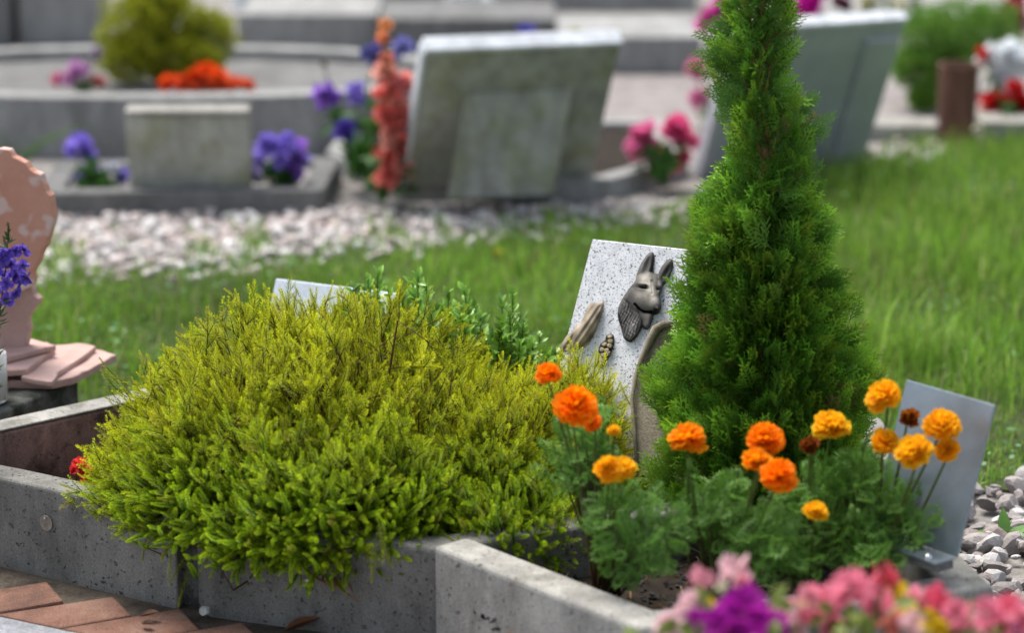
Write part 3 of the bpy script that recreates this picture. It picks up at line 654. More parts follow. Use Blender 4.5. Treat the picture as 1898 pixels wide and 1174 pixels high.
# dog stone
o = P(1098, 443, 4.33); fr = frame(o, -27, 33); _, wv, u, n = fr
ds = thing('dog_memorial_stone', 'leaning white speckled granite stone with a bronze dog head relief', 'gravestone', (o - u * .38), None)
slab('slab', fr, .27, .38, .022, M['granite'], ds, .0015)
pt = lambda zx, zy, h=0: PP(1020 + zx / 3.4536, 420 + zy / 3.4536, o + n * h * ZS, n)
ZS = .00022
OUT = [(650, 162), (660, 166), (668, 185), (668, 215), (662, 262), (664, 298), (690, 304), (700, 280), (718, 250), (740, 222), (765, 205), (783, 212), (788, 250), (775, 300), (752, 350), (722, 385), (712, 412), (700, 440), (708, 470), (712, 505), (704, 538), (688, 562), (662, 572), (652, 600), (640, 642), (622, 662), (606, 658), (590, 645), (578, 668), (560, 698), (540, 722), (512, 744), (490, 735), (468, 712), (458, 668), (448, 632), (436, 600), (430, 560), (436, 520), (452, 480), (474, 440), (505, 395), (532, 365), (546, 345), (552, 310), (566, 270), (588, 226), (615, 185), (635, 166)]
def ell(X, Y, cx, cy, rx, ry, ang, h, p=2.0):
    c, s = math.cos(rad(ang)), math.sin(rad(ang)); dx, dy = X - cx, Y - cy; a = (dx * c + dy * s) / rx; b = (-dx * s + dy * c) / ry
    return h * np.sqrt(np.clip(1 - (a * a + b * b), 0, 1)) ** 1.0
def gau(X, Y, cx, cy, rx, ry, ang=0):
    c, s = math.cos(rad(ang)), math.sin(rad(ang)); dx, dy = X - cx, Y - cy; a = (dx * c + dy * s) / rx; b = (-dx * s + dy * c) / ry
    return np.exp(-(a * a + b * b))
def curve_d(X, Y, pts):
    d = np.full(np.shape(X), 1e9)
    for (x1, y1), (x2, y2) in zip(pts[:-1], pts[1:]):
        ex, ey = x2 - x1, y2 - y1; t = np.clip(((X - x1) * ex + (Y - y1) * ey) / (ex * ex + ey * ey), 0, 1); d = np.minimum(d, np.hypot(X - x1 - t * ex, Y - y1 - t * ey))
    return d
def relief(name, outline, hf, cf, step, parent, mt, ptf=pt):
    ol = np.array(outline, float); x0, y0 = ol.min(0) - step * 2; x1, y1 = ol.max(0) + step * 2
    xs = np.arange(x0, x1, step); ys = np.arange(y0, y1, step); X, Y = np.meshgrid(xs, ys)
    ins = inside(ol, X, Y); d = poly_dist(ol, X, Y); sd_ = np.where(ins, d, -d)
    H_ = hf(X, Y) * np.clip(sd_ / 14, 0, 1) ** .5 + np.where(sd_ > 0, 9 * np.clip(sd_ / 3, 0, 1), -6)
    C = cf(X, Y, H_); ny, nx = X.shape; idx = np.arange(nx * ny).reshape(ny, nx)
    q = np.stack([idx[:-1, :-1], idx[1:, :-1], idx[1:, 1:], idx[:-1, 1:]], -1).reshape(-1, 4)
    ok = (sd_.ravel()[q] > -step * 1.6).all(1)
    V = np.array([ptf(a, b, h) for a, b, h in zip(X.ravel(), Y.ravel(), H_.ravel())])
    used = np.zeros(nx * ny, bool); used[q[ok].ravel()] = True; mp = np.cumsum(used) - 1
    mb = MB(); mb.add(V[used], mp[q[ok]], C.reshape(-1, 3)[used]); return mb.build(name, mt, parent, smooth=True)
MOUTH = [(541, 497), (556, 515), (578, 536), (606, 548), (636, 549), (655, 548)]
def dogh(X, Y):
    fur = 2.6 * np.sin(X * .30 + Y * .10 + 2.2 * np.sin(Y * .061 + 1)) + 2.2 * np.sin(X * .17 - Y * .23 + 2 * np.sin(X * .05)) * np.sin(Y * .13 + X * .09)
    L = [ell(X, Y, 495, 590, 85, 165, -8, 42), ell(X, Y, 545, 640, 45, 100, 20, 40), ell(X, Y, 622, 385, 92, 98, 0, 66), ell(X, Y, 560, 470, 82, 88, 0, 58), ell(X, Y, 600, 480, 90, 85, 30, 74),
         ell(X, Y, 652, 430, 46, 100, -14, 92), ell(X, Y, 668, 490, 44, 72, -16, 100), ell(X, Y, 684, 526, 30, 24, 0, 124),
         ell(X, Y, 620, 600, 36, 74, 10, 52), ell(X, Y, 608, 575, 48, 45, 20, 50), ell(X, Y, 556, 570, 62, 100, 10, 46),
         ell(X, Y, 612, 245, 46, 100, 18, 40), ell(X, Y, 742, 285, 40, 95, 28, 34), ell(X, Y, 700, 400, 22, 60, 0, 60)]
    H_ = np.stack(L); k = .12; H_ = np.log(np.exp(np.clip(H_, 0, 200) * k).sum(0) - len(L) + 1) / k
    H_ = H_ - 26 * gau(X, Y, 618, 250, 17, 62, 18) - 22 * gau(X, Y, 745, 290, 15, 60, 28)
    H_ -= 20 * gau(X, Y, 594, 392, 34, 14, 8); H_ -= 18 * gau(X, Y, 694, 402, 20, 14, 0); H_ += 10 * gau(X, Y, 594, 368, 32, 9, 8); H_ += 9 * gau(X, Y, 592, 404, 26, 6, 4)
    H_ -= 26 * np.exp(-(curve_d(X, Y, MOUTH) / 5) ** 2); H_ -= 6 * np.exp(-(curve_d(X, Y, [(560, 520), (572, 560), (590, 600), (592, 640)]) / 5) ** 2)
    H_ -= 10 * np.exp(-(curve_d(X, Y, [(648, 350), (652, 430)]) / 6) ** 2)
    H_ -= 9 * gau(X, Y, 676, 530, 4, 4); H_ -= 9 * gau(X, Y, 696, 532, 3, 4)
    w_n = np.clip((560 - X + (Y - 520) * .45) / 60, 0, 1) * np.clip((Y - 420) / 80, 0, 1)
    st_ = 2.6 * np.sin(X * .34 + Y * .13 + 1.7 * np.sin(Y * .043)) + 2.0 * np.sin(X * .21 - Y * .05 + 2.3 * np.sin(Y * .09 + X * .02)) + 1.6 * np.sin(X * .47 + Y * .29)
    H_ -= 9 * np.exp(-(curve_d(X, Y, [(470, 470), (500, 500), (520, 560), (530, 620)]) / 9) ** 2)
    return H_ + st_ * w_n
def dogc(X, Y, H_):  # own dark nose and eyes, plus painted groove shade and muzzle highlights
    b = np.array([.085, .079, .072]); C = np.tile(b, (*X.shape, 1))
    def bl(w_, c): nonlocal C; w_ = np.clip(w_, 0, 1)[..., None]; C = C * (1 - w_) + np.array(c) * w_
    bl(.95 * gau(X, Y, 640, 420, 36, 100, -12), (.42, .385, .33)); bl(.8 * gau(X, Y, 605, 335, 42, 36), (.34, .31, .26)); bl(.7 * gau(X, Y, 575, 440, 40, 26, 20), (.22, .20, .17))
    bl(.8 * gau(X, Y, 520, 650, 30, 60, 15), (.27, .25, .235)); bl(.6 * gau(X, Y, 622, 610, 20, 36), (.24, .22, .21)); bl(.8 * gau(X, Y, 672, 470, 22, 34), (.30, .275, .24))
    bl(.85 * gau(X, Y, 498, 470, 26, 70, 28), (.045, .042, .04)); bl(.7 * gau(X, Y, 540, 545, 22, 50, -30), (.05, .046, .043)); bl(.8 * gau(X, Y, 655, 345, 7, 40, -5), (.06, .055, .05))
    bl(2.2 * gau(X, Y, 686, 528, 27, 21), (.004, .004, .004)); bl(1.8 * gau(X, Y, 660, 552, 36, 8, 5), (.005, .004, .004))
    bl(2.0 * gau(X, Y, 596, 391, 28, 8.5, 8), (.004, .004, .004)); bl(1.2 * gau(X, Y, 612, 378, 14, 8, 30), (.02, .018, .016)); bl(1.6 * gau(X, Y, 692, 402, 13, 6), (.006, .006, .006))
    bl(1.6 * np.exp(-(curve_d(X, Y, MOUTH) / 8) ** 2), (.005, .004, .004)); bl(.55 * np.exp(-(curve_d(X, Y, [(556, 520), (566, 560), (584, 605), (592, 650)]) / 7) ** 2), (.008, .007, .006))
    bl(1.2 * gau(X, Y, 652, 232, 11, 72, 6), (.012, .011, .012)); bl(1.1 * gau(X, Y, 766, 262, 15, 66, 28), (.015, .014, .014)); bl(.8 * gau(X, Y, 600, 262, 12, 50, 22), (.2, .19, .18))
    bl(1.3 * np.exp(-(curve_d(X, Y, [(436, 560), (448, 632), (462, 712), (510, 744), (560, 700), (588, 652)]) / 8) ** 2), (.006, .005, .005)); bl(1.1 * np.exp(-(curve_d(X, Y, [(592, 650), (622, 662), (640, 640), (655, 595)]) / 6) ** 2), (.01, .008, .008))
    return C
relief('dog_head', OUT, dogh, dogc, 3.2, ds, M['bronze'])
# standing bronze wing-like ornament and small rose ornament, fixed to the face
WO = [(338, 480), (343, 496), (334, 540), (322, 590), (300, 650), (280, 700), (255, 740), (225, 770), (150, 800), (60, 800), (70, 760), (110, 700), (150, 660), (200, 610), (225, 560), (238, 510), (262, 490), (300, 490)]
oB = lambda c: (lambda X, Y, H_: np.tile(np.array(c), (*X.shape, 1)) * (.55 + .9 * np.clip(.5 + .5 * np.sin(X * .06 + Y * .02) * np.sin(Y * .045 + 1), 0, 1))[..., None])
relief('bronze_ornament', WO, lambda X, Y: ell(X, Y, 240, 620, 60, 180, 28, 70) + 5 * np.sin(X * .15 + Y * .1), oB((.27, .22, .16)), 4, ds, M['bronze'])['label'] = 'tapering worn bronze ornament at the left'
RO = [(385, 686), (404, 694), (412, 720), (408, 760), (395, 800), (375, 840), (350, 885), (335, 900), (300, 900), (300, 850), (308, 790), (320, 750), (350, 735), (356, 700)]
def roseh(X, Y):
    r = np.zeros_like(X)
    for cx, cy in ((380, 705), (385, 735), (345, 755), (380, 765), (330, 790), (360, 795), (340, 825), (375, 815)):
        r = np.maximum(r, ell(X, Y, cx, cy, 21, 19, 0, 42) - 9 * gau(X, Y, cx, cy, 6, 5))
    return np.maximum(r, ell(X, Y, 330, 860, 30, 60, 0, 26))
relief('rose_ornament', RO, roseh, lambda X, Y, H_: np.where((H_ > 30)[..., None], (.30, .25, .16), (.05, .04, .03)), 3, ds, M['bronze'])['label'] = 'small cluster of bronze roses'
# beige scroll standing before the stone
o2 = P(1190, 640, 4.12); fr2 = frame(o2, -24, 30); _, w2, u2, n2 = fr2
scl = thing('stone_scroll', 'beige carved scroll with rolled edge between granite stone and thuja', 'stone ornament', o2 - u2 * .27)
mb = MB(); th_ = np.linspace(0, 1, 9)
ol = [(1216, 614), (1205, 640), (1190, 672), (1178, 705), (1172, 745), (1176, 800), (1182, 880), (1300, 900), (1310, 700), (1290, 620), (1240, 602)]
prism(mb, [PP(x, y, o2, n2) for x, y in ol], -n2 * .02); bevel(fix_normals(mb.build('sheet', M['beige'], scl)), .003)
mb = MB(); ed = [PP(x, y, o2, n2) + n2 * .006 for x, y in [(1250, 603), (1232, 604), (1218, 612), (1206, 636), (1192, 668), (1180, 702), (1174, 742), (1178, 800), (1184, 878)]]
tube(mb, ed, [.004, .0065, .007, .006, .0045, .004, .0035, .003, .003], 10, (.3, .25, .17)); mb.build('rolled_edge', M['beige'], scl, True)
# plain polished stone behind the heath
o3 = P(511, 516, 4.62); f3 = frame(o3, -27, 24); ps = thing('gravestone', 'plain pale polished gravestone leaning behind the golden heath', 'gravestone', o3 - f3[2] * .32)
slab('slab', f3, .235, .33, .022, M['polished'], ps, .002)
mb = MB(); b0 = o3 - f3[2] * .31 + f3[1] * .117; box(mb, b0 + [0, .06, -.0], f3[1] * .09, [.0, .07, 0], [0, 0, .03]); bevel(fix_normals(mb.build('foot', M['conc'], ps)), .003)
# metal plaque at right
o4 = P(1680, 704, 3.72); f4 = frame(o4, -52, 17); _, w4, u4, n4 = f4
pl = thing('metal_plaque', 'small leaning brushed aluminium plaque behind the yellow marigolds', 'plaque', o4 - u4 * .21)
lb = PP(1770, 1033, o4, n4); hh = np.dot(o4 - lb, u4); wr = np.dot(PP(1842, 757, o4, n4) - o4, w4)
slab('plate', f4, wr, hh, .004, M['alu'], pl, .001)
# foot: flat flange coming forward with a bolt
fb = o4 - u4 * hh + n4 * .001; fd = norm(np.array([n4[0], n4[1], 0])); mb = MB()
prism(mb, [fb + w4 * wr, fb + w4 * wr + fd * .04, fb + fd * .04 + w4 * .01, fb + w4 * .01], (0, 0, -.003)); fl = bevel(fix_normals(mb.build('flange', M['alu'], pl)), .0006)
mb = MB(); prism(mb, [fb + w4 * wr + fd * .038 + [0, 0, -.0035], fb + fd * .038 + w4 * .012 + [0, 0, -.0035], fb + fd * .038 + w4 * .012 - [0, 0, .015], fb + w4 * wr + fd * .038 - [0, 0, .015]], -fd * .034); bevel(fix_normals(mb.build('foot_block', M['conc_bg_dark'], pl)), .002)
for s_ in (.25, .85):
    mb = MB(); lathe(mb, fb + w4 * wr * s_ + fd * .028, [(.0001, .0042), (.0035, .0038), (.0058, .0018), (.006, -.0005)], 20); mb.build('bolt', M['steel'], pl, True)

# ------------------------------------------------------------------ left: old block, sandstone sculpture, jar, flower
zb = .17; bl = thing('concrete_block', 'dark mossy concrete block under the pink sandstone pieces', 'block', (-.85, 4.45, 0))
A0, A1 = G(-40, 782, zb), G(146, 703, zb); dn = norm(A1 - A0); bn = np.array([-dn[1], dn[0], 0]); A0 = A0 - dn * .18
mb = MB(); prism(mb, [A0, A1, A1 + bn * .30, A0 + bn * .30], (0, 0, -.2)); bevel(fix_normals(mb.build('block_body', M['block'], bl)), .006, 3)
ss = thing('sandstone_sculpture', 'pink sandstone sculpture of an upright disc on layered flat slabs', 'sculpture', (-.86, 4.55, zb))
def plate(name, ol, Y, t, mt, jag=.0012, step=9):
    pts = []; n_ = len(ol)
    for i in range(n_):
        a, b = np.array(ol[i], float), np.array(ol[(i + 1) % n_], float); k = max(1, int(np.hypot(*(b - a)) / step))
        for j in range(k): pts.append(a + (b - a) * j / k)
    q = np.array([P(x, y, Y) for x, y in pts]); q[:, [0, 2]] += R.normal(size=(len(q), 2)) * jag
    mb = MB(); prism(mb, q, (.006, t, 0)); o = fix_normals(mb.build(name, mt, ss)); bevel(o, .0025); return o
plate('upright_disc', [(-110, 300), (-60, 280), (0, 277), (16, 278), (22, 292), (44, 302), (62, 318), (75, 324), (80, 345), (92, 365), (98, 392), (95, 425), (85, 455), (72, 480), (62, 498), (60, 520), (58, 533), (40, 540), (22, 552), (0, 562), (-60, 565), (-120, 500), (-150, 400)], 4.58, .02, M['sand'])
plate('neck_slab', [(-60, 560), (0, 548), (30, 540), (58, 530), (62, 548), (73, 555), (62, 572), (50, 588), (52, 610), (47, 640), (46, 668), (20, 678), (-60, 690)], 4.60, .018, M['slate'])
def flat(ol, z, t, mt, lab=None):
    pts = []
    for i in range(len(ol)):
        a, b = np.array(ol[i], float), np.array(ol[(i + 1) % len(ol)], float); k = max(1, int(np.hypot(*(b - a)) / 10))
        for j in range(k): pts.append(a + (b - a) * j / k)
    q = np.array([G(x, y, z) for x, y in pts]); q[:, :2] += R.normal(size=(len(q), 2)) * .001; q[:, 2] += R.normal(size=len(q)) * .0004
    mb = MB(); prism(mb, q, (0, 0, -t)); o = bevel(fix_normals(mb.build('flat_slab', mt, ss)), .002)
flat([(-60, 705), (40, 706), (95, 708), (135, 700), (217, 657), (190, 650), (150, 640), (60, 655), (-60, 660)], zb + .014, .0135, M['slate'])
flat([(-60, 692), (-10, 690), (50, 684), (72, 668), (102, 646), (88, 634), (40, 632), (-60, 640)], zb + .034, .011, M['slate'])
flat([(40, 698), (75, 706), (98, 708), (110, 690), (140, 670), (178, 642), (150, 636), (100, 640), (70, 668)], zb + .024, .0095, M['slate'])
flat([(-60, 664), (10, 664), (44, 655), (104, 640), (60, 628), (-60, 630)], zb + .045, .010, M['slate'])
jc = G(-24, 748, zb)
jar = thing('candle_jar', 'clear glass jar with beige wax at the left edge of the picture', 'candle jar', jc)
mb = MB(); lathe(mb, jc, [(.0002, .002), (.030, .002), (.034, .006), (.0345, .085), (.0340, .085), (.0338, .009), (.0002, .007)], 40); mb.build('glass', M['glass'], jar, True)
mb = MB(); lathe(mb, jc, [(.0002, .010), (.0336, .010), (.0336, .056), (.0002, .054)], 40); mb.build('wax', M['wax'], jar, True)
fs = thing('violet_flower', 'violet flower spike with narrow leaves before the pink sandstone', 'flower', (jc + [0, 0, .04]))
fo, sm, pe = MB(), MB(), MB()
sp = np.array([P(x, y, 4.31) for x, y in [(-16, 735), (-8, 640), (2, 560), (12, 490), (15, 425)]]); tube(sm, sp, [.0016, .0015, .0013, .001, .0008], 6, (.07, .08, .035)); sm.build('stem', M['leaf'], fs, True)
def petal_t(nw=3, nl=3, w_=.5, cup=.25, fr_=.06, notch=0):
    V = []; T = []
    for i in range(nl + 1):
        s = i / nl; ww = w_ * (.25 + .75 * math.sin(PI * min(1, s * .62 + .06)))
        for j in range(nw + 1):
            x = (j / nw * 2 - 1); V.append([x * ww, s - (notch * (abs(x) < .4) if i == nl else 0) - .1 * x * x * s, cup * s * s + fr_ * s * math.sin(x * 7 + i)]); T.append(s)
    F = [[i * (nw + 1) + j, i * (nw + 1) + j + 1, (i + 1) * (nw + 1) + j + 1, (i + 1) * (nw + 1) + j] for i in range(nl) for j in range(nw)]
    return np.array(V), np.array(F), np.array(T)
PT = petal_t(); PF = petal_t(4, 3, .55, .15, .12, .1)
def petals(mb, O, D, size, c0, c1, tpl=PT, up=None):
    O = np.atleast_2d(O); K = len(O); B = basis(D, .3, up) if up is not None else basis(D); s = np.broadcast_to(size, (K,))
    mb.inst(*tpl, B, O, c0, c1, np.stack([s] * 3, 1))
for (px, py) in [(8, 470), (28, 465), (46, 462), (0, 485), (20, 490), (42, 492), (30, 510), (6, 508), (12, 525), (-8, 500), (38, 520), (28, 540), (0, 540), (15, 555), (5, 480), (50, 515)]:
    c = P(px, py, 4.31 + R.uniform(-.012, .012)); k = 7; a = R.uniform(0, 6.28) + np.arange(k) * .9; D = norm(np.stack([np.cos(a), -.6 + 0 * a, np.sin(a)], 1) + R.normal(size=(k, 3)) * .3)
    v = R.uniform(.8, 1.2); petals(pe, np.repeat(c[None], k, 0), D, .0125, np.array([.10, .05, .30]) * v, np.array([.20, .13, .62]) * v)
pe.build('blossoms', M['petal'], fs)
for py in list(range(560, 740, 9)) + [452, 460]:
    c = P(np.interp(py, [425, 490, 560, 640, 735], [15, 12, 2, -8, -16]), py, 4.31); k = 3; D = norm(R.normal(size=(k, 3)) * [1, .6, .4] + [0, 0, .8]); fo.inst(*OL, basis(D), np.repeat(c[None], k, 0), (.05, .07, .03), (.10, .12, .06), np.repeat(np.array([[.6, 1, 1]]) * .020, k, 0))
for k in range(26):
    s = k / 26; c = P(15, 450 - 34 * s, 4.31); D = norm(np.array([[R.normal() * .5, R.normal() * .4, 1.1]])); fo.inst(*OL, basis(D), c[None], (.03, .05, .015), (.07, .10, .03), np.full((1, 3), .0115 * (1.1 - .6 * s)))
fo.build('leaves', M['leaf'], fs)

# ------------------------------------------------------------------ marigolds
def pinnate(L=1.):
    V, F4, T = [], [], []
    def lf(p, d, l, w_):
        s = np.array([d[1], -d[0], 0]) * w_; b = len(V); V.extend([p, p + d * l * .5 + s + [0, 0, .04 * l], p + d * l, p + d * l * .5 - s + [0, 0, .04 * l]]); F4.append([b, b + 1, b + 2, b + 3]); T.extend([.2, .6, 1, .6])
    lf(np.zeros(3), np.array([0, 1., 0]), .8, .018)
    for i in range(6):
        s = .15 + .13 * i
        for sd in (-1, 1):
            a = rad(48) * sd; l = .42 * math.sin(PI * (s * .8 + .18)) + .06; d = np.array([math.sin(a), math.cos(a), R.uniform(-.25, .15)]); p = np.array([0, s, -.08 * s * s])
            lf(p, d, l, .026); a2 = a * 1.9; lf(p + d * l * .35, np.array([math.sin(a2), math.cos(a2), 0]), l * .45, .02); a2 = a * .3; lf(p + d * l * .45, np.array([math.sin(a2), math.cos(a2), 0]), l * .45, .02)
    lf(np.array([0, .78, -.06]), np.array([0, 1., -.1]), .30, .045)
    V = np.array(V, float); V[:, 2] -= .22 * V[:, 1] ** 2; return V, np.array(F4), np.clip(np.array(T), 0, 1)
PN = [pinnate() for _ in range(3)]
MG = petal_t(4, 3, .42, .10, .13, .08)
def marigold_head(parent, c, r, col, axis=(0, -.45, 1), wilt=False, n_=None):
    c = np.asarray(c); ax_ = norm(np.array(axis, float) + R.normal(size=3) * .24); sq_ = R.uniform(-14, 8); r = r * R.uniform(.92, 1.06); X = norm(np.cross(ax_, [.2, .1, .9])); Y = np.cross(ax_, X); mb = MB()
    col = np.array(col)
    for k, (el, rr, nn) in enumerate([(-12, 1.0, 15), (4, .98, 15), (20, .92, 14), (36, .84, 12), (52, .74, 10), (68, .62, 8), (84, .5, 6)]):
        a = np.arange(nn) / nn * 2 * PI + k * .5 + R.uniform(-.12, .12, nn); e = rad(el + sq_ * (el < 60)) + R.uniform(-.2, .2, nn)
        o_ = np.cos(a)[:, None] * X + np.sin(a)[:, None] * Y; D = o_ * np.cos(e)[:, None] + ax_ * np.sin(e)[:, None]
        if wilt: D = D * .5 + ax_ * .6 + R.normal(size=D.shape) * .3
        O = np.repeat(c[None], nn, 0) + D * r * .12 - ax_ * r * .12; up = ax_ - D * (ax_ @ D.T)[:, None] + R.normal(size=D.shape) * .2; Xx = norm(np.cross(D, up)); B = np.stack([Xx, norm(D), np.cross(Xx, norm(D))], 1)
        s = r * rr * R.uniform(.72, 1.12, nn); v = R.uniform(.85, 1.12, (nn, 1)); inner = col * np.array([.97, .74, .7])
        mb.inst(*MG, B, O, inner * v, col * v, np.stack([s] * 3, 1))
    o = mb.build('flower_head', M['petal'], parent); mb = MB(); b = c - ax_ * r * .75
    tube(mb, [c - ax_ * r * .05, c - ax_ * r * .35, b, b - ax_ * .004], [r * .42, r * .34, r * .16, r * .08], 10, (.06, .10, .02)); mb.build('calyx', M['leaf'], o, True); return b, ax_
ORA, YEL = (1.0, .31, .003), (.95, .60, .015)
MP = [
 ('dark green marigold plant with orange heads at the right edge of the heath', (1120, 1075, 3.68), [(1017, 691, 3.66, 26, ORA), (1068, 750, 3.62, 38, ORA), (1096, 782, 3.64, 17, ORA), (1138, 797, 3.64, 12, YEL), (1128, 871, 3.52, 27, (.95, .50, .01)), (1155, 868, 3.55, 27, YEL)], [(1075, 850, 3.70, 75, 80, 70), (1175, 985, 3.56, 100, 90, 100), (1110, 790, 3.74, 40, 40, 18)]),
 ('marigold plant with four orange heads before the thuja', (1330, 1060, 3.62), [(1275, 810, 3.62, 37, (.95, .36, .006)), (1418, 816, 3.60, 34, (.95, .29, .005)), (1402, 852, 3.57, 32, (.95, .40, .006)), (1444, 878, 3.52, 34, ORA)], [(1330, 930, 3.62, 85, 55, 70), (1420, 1000, 3.56, 55, 75, 70), (1345, 985, 3.6, 60, 40, 30)]),
 ('marigold plant with a single high yellow head and a wilted brown one', (1500, 1060, 3.66), [(1541, 789, 3.66, 34, YEL), (1500, 828, 3.62, 22, (.28, .07, .012), 'w'), (1513, 947, 3.54, 26, YEL)], [(1510, 930, 3.66, 70, 75, 80), (1480, 1030, 3.60, 60, 50, 45)]),
 ('marigold plant with a cluster of yellow heads before the metal plaque', (1610, 1040, 3.66), [(1634, 733, 3.62, 34, (.95, .55, .01)), (1684, 778, 3.62, 24, (.40, .12, .01), 'w'), (1747, 789, 3.58, 33, (.95, .53, .01)), (1640, 817, 3.60, 28, (.95, .53, .01)), (1692, 838, 3.54, 38, (.95, .57, .012)), (1754, 832, 3.57, 26, (.95, .50, .01))], [(1600, 900, 3.66, 60, 75, 60), (1670, 960, 3.62, 75, 60, 60), (1610, 1010, 3.60, 60, 50, 40)]),
]
for lab, bs, heads, blobs in MP:
    base = P(*bs); base[2] = .085; mg = thing('marigold_plant', lab, 'marigold', base, 'marigolds in the right border')
    st, fo = MB(), MB()
    for hd in heads:
        px, py, Y, r, col = hd[:5]; c = P(px, py, Y); r_ = r / FPX * Y * (.98 if r > 20 else 1.05)
        b, ax_ = marigold_head(mg, c, r_, col, wilt=len(hd) > 5, axis=(R.normal() * .2, -.5, 1))
        bb = base + R.normal(size=3) * [.02, .02, 0]; md = bb * .4 + b * .6 + np.array([0, .01, -.02]); t = np.linspace(0, 1, 8)[:, None]
        tube(st, np.vstack([(1 - t) ** 2 * bb + 2 * t * (1 - t) * md + t ** 2 * b]), np.linspace(.0028, .0015, 8), 6, np.linspace(0, 1, 8)[:, None] * np.array([.10, .16, .03]) + (1 - np.linspace(0, 1, 8))[:, None] * np.array([.11, .045, .03]), False)
    for px, py, Y, rx, ry, nl in blobs:
        k = int(nl * 1.5); u = norm(R.normal(size=(k, 3))) * R.random((k, 1)) ** .4; c0 = P(px, py, Y); s_ = Y / FPX
        q = c0 + u * np.array([rx * s_, .07, ry * s_]); q[:, 2] = np.maximum(q[:, 2], .095); up_ = R.normal(size=(k, 3)) * .5
        D = norm(u * .9 + up_ + np.array([0, -.15, .45])); B = basis(D, .6, (0, -.5, 1)); S = R.uniform(.024, .046, k)
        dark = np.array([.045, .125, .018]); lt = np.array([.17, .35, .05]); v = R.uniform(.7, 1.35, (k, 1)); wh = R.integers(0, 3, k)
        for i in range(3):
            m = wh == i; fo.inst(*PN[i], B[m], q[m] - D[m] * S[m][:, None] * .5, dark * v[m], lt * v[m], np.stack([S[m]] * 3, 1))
        for j in range(0, k, 3):
            a = q[j] - D[j] * S[j] * .5; md = base * .5 + a * .5 + [0, 0, .01]; tube(st, [base + R.normal(size=3) * [.012, .012, 0], md, a], [.0022, .0016, .0008], 5, (.09, .075, .03), False)
    for _ in range(4):
        px, py, Y, rx, ry, nl = blobs[int(R.integers(len(blobs)))]; c = P(px + R.uniform(-.7, .7) * rx, py - ry * R.uniform(.7, 1.15), Y - .02); bb = base * .5 + c * .5 - [0, 0, .02]
        tube(st, [bb, (bb + c) / 2 + R.normal(size=3) * .004, c], [.0016, .0014, .0012], 5, (.12, .20, .04), False)
        m2 = MB(); tube(m2, [c - [0, 0, .002], c + [0, 0, .004], c + [0, 0, .011], c + [0, 0, .015]], [.002, .0048, .0042, .0014], 8, (.12, .24, .04)); m2.build('bud', M['leaf'], mg, True)
    fo.build('leaves', M['leaf'], mg); st.build('stems', M['leaf'], mg, True)
# ------------------------------------------------------------------ foreground blossoms (out of focus)
def bloom(mb, c, r, n_, c0, c1, open_=False, face=(0, -.8, .55)):
    f = norm(np.array(face, float) + R.normal(size=3) * .25); D = norm(R.normal(size=(n_, 3)) + f * .9)
    if open_:
        X_ = norm(np.cross(f, [.2, .1, .9])); Y_ = np.cross(f, X_); aa = np.arange(n_) / n_ * 2 * PI * (1 + (n_ > 7)) + R.uniform(-.2, .2, n_); D = norm(np.cos(aa)[:, None] * X_ + np.sin(aa)[:, None] * Y_ + f * (.25 + .5 * (np.arange(n_) % 2)[:, None]) + R.normal(size=(n_, 3)) * .12)
    O = np.repeat(np.asarray(c)[None], n_, 0) + D * r * .12
    v = R.uniform(.8, 1.2, (n_, 1)); petals(mb, O, D, r * R.uniform(.85, 1.25, n_), np.array(c0) * v, np.array(c1) * v, PF)
PK, PKL, MGN, YLW, GRN = (.86, .26, .36), (.90, .60, .64), (.38, .012, .32), (.72, .52, .02), (.20, .27, .05)
FG = [
 ('pink budding begonia nearest the border corner', 'begonia', [(1365, 1060, 27, PKL), (1378, 1080, 14, PK), (1297, 1077, 20, (.80, .33, .40)), (1345, 1068, 14, PKL), (1285, 1122, 24, PKL), (1243, 1165, 24, PKL), (1335, 1090, 11, (.6, .6, .4)), (1262, 1140, 16, PKL)], [(1340, 1120), (1300, 1160)]),
 ('deep magenta petunia with yellow centres in the foreground', 'petunia', [(1378, 1138, 40, MGN), (1345, 1172, 38, MGN), (1405, 1172, 40, MGN), (1380, 1108, 24, MGN), (1313, 1138, 26, YLW), (1440, 1150, 22, (.75, .25, .4)), (1290, 1150, 20, MGN), (1430, 1175, 36, MGN)], [(1440, 1120), (1420, 1170)]),
 ('tall pink begonia with yellow petal beside it, foreground centre', 'begonia', [(1575, 1095, 32, PK), (1605, 1090, 30, PK), (1640, 1075, 26, (.75, .11, .16)), (1545, 1108, 24, PK), (1625, 1115, 28, PK), (1660, 1092, 18, YLW), (1500, 1130, 34, PK), (1480, 1160, 32, PKL), (1530, 1150, 30, PK), (1505, 1105, 20, (.80, .33, .40))], [(1560, 1140), (1590, 1160), (1450, 1125)]),
 ('pink begonia mixed with yellow flowers, foreground right', 'begonia', [(1700, 1130, 32, PK), (1745, 1128, 34, (.78, .12, .2)), (1665, 1140, 30, YLW), (1640, 1160, 28, (.8, .3, .25)), (1775, 1145, 28, PK), (1725, 1160, 26, YLW), (1760, 1168, 24, (.75, .3, .05)), (1690, 1165, 26, PKL)], [(1600, 1150), (1640, 1130), (1790, 1160)]),
 ('pink and purple begonia at the lower right corner', 'begonia', [(1830, 1140, 28, PK), (1865, 1138, 30, (.78, .14, .22)), (1895, 1145, 26, PK), (1880, 1165, 24, (.20, .02, .18)), (1820, 1162, 24, PKL), (1850, 1168, 22, PK), (1790, 1150, 22, PK)], [(1800, 1170), (1840, 1165)]),
]
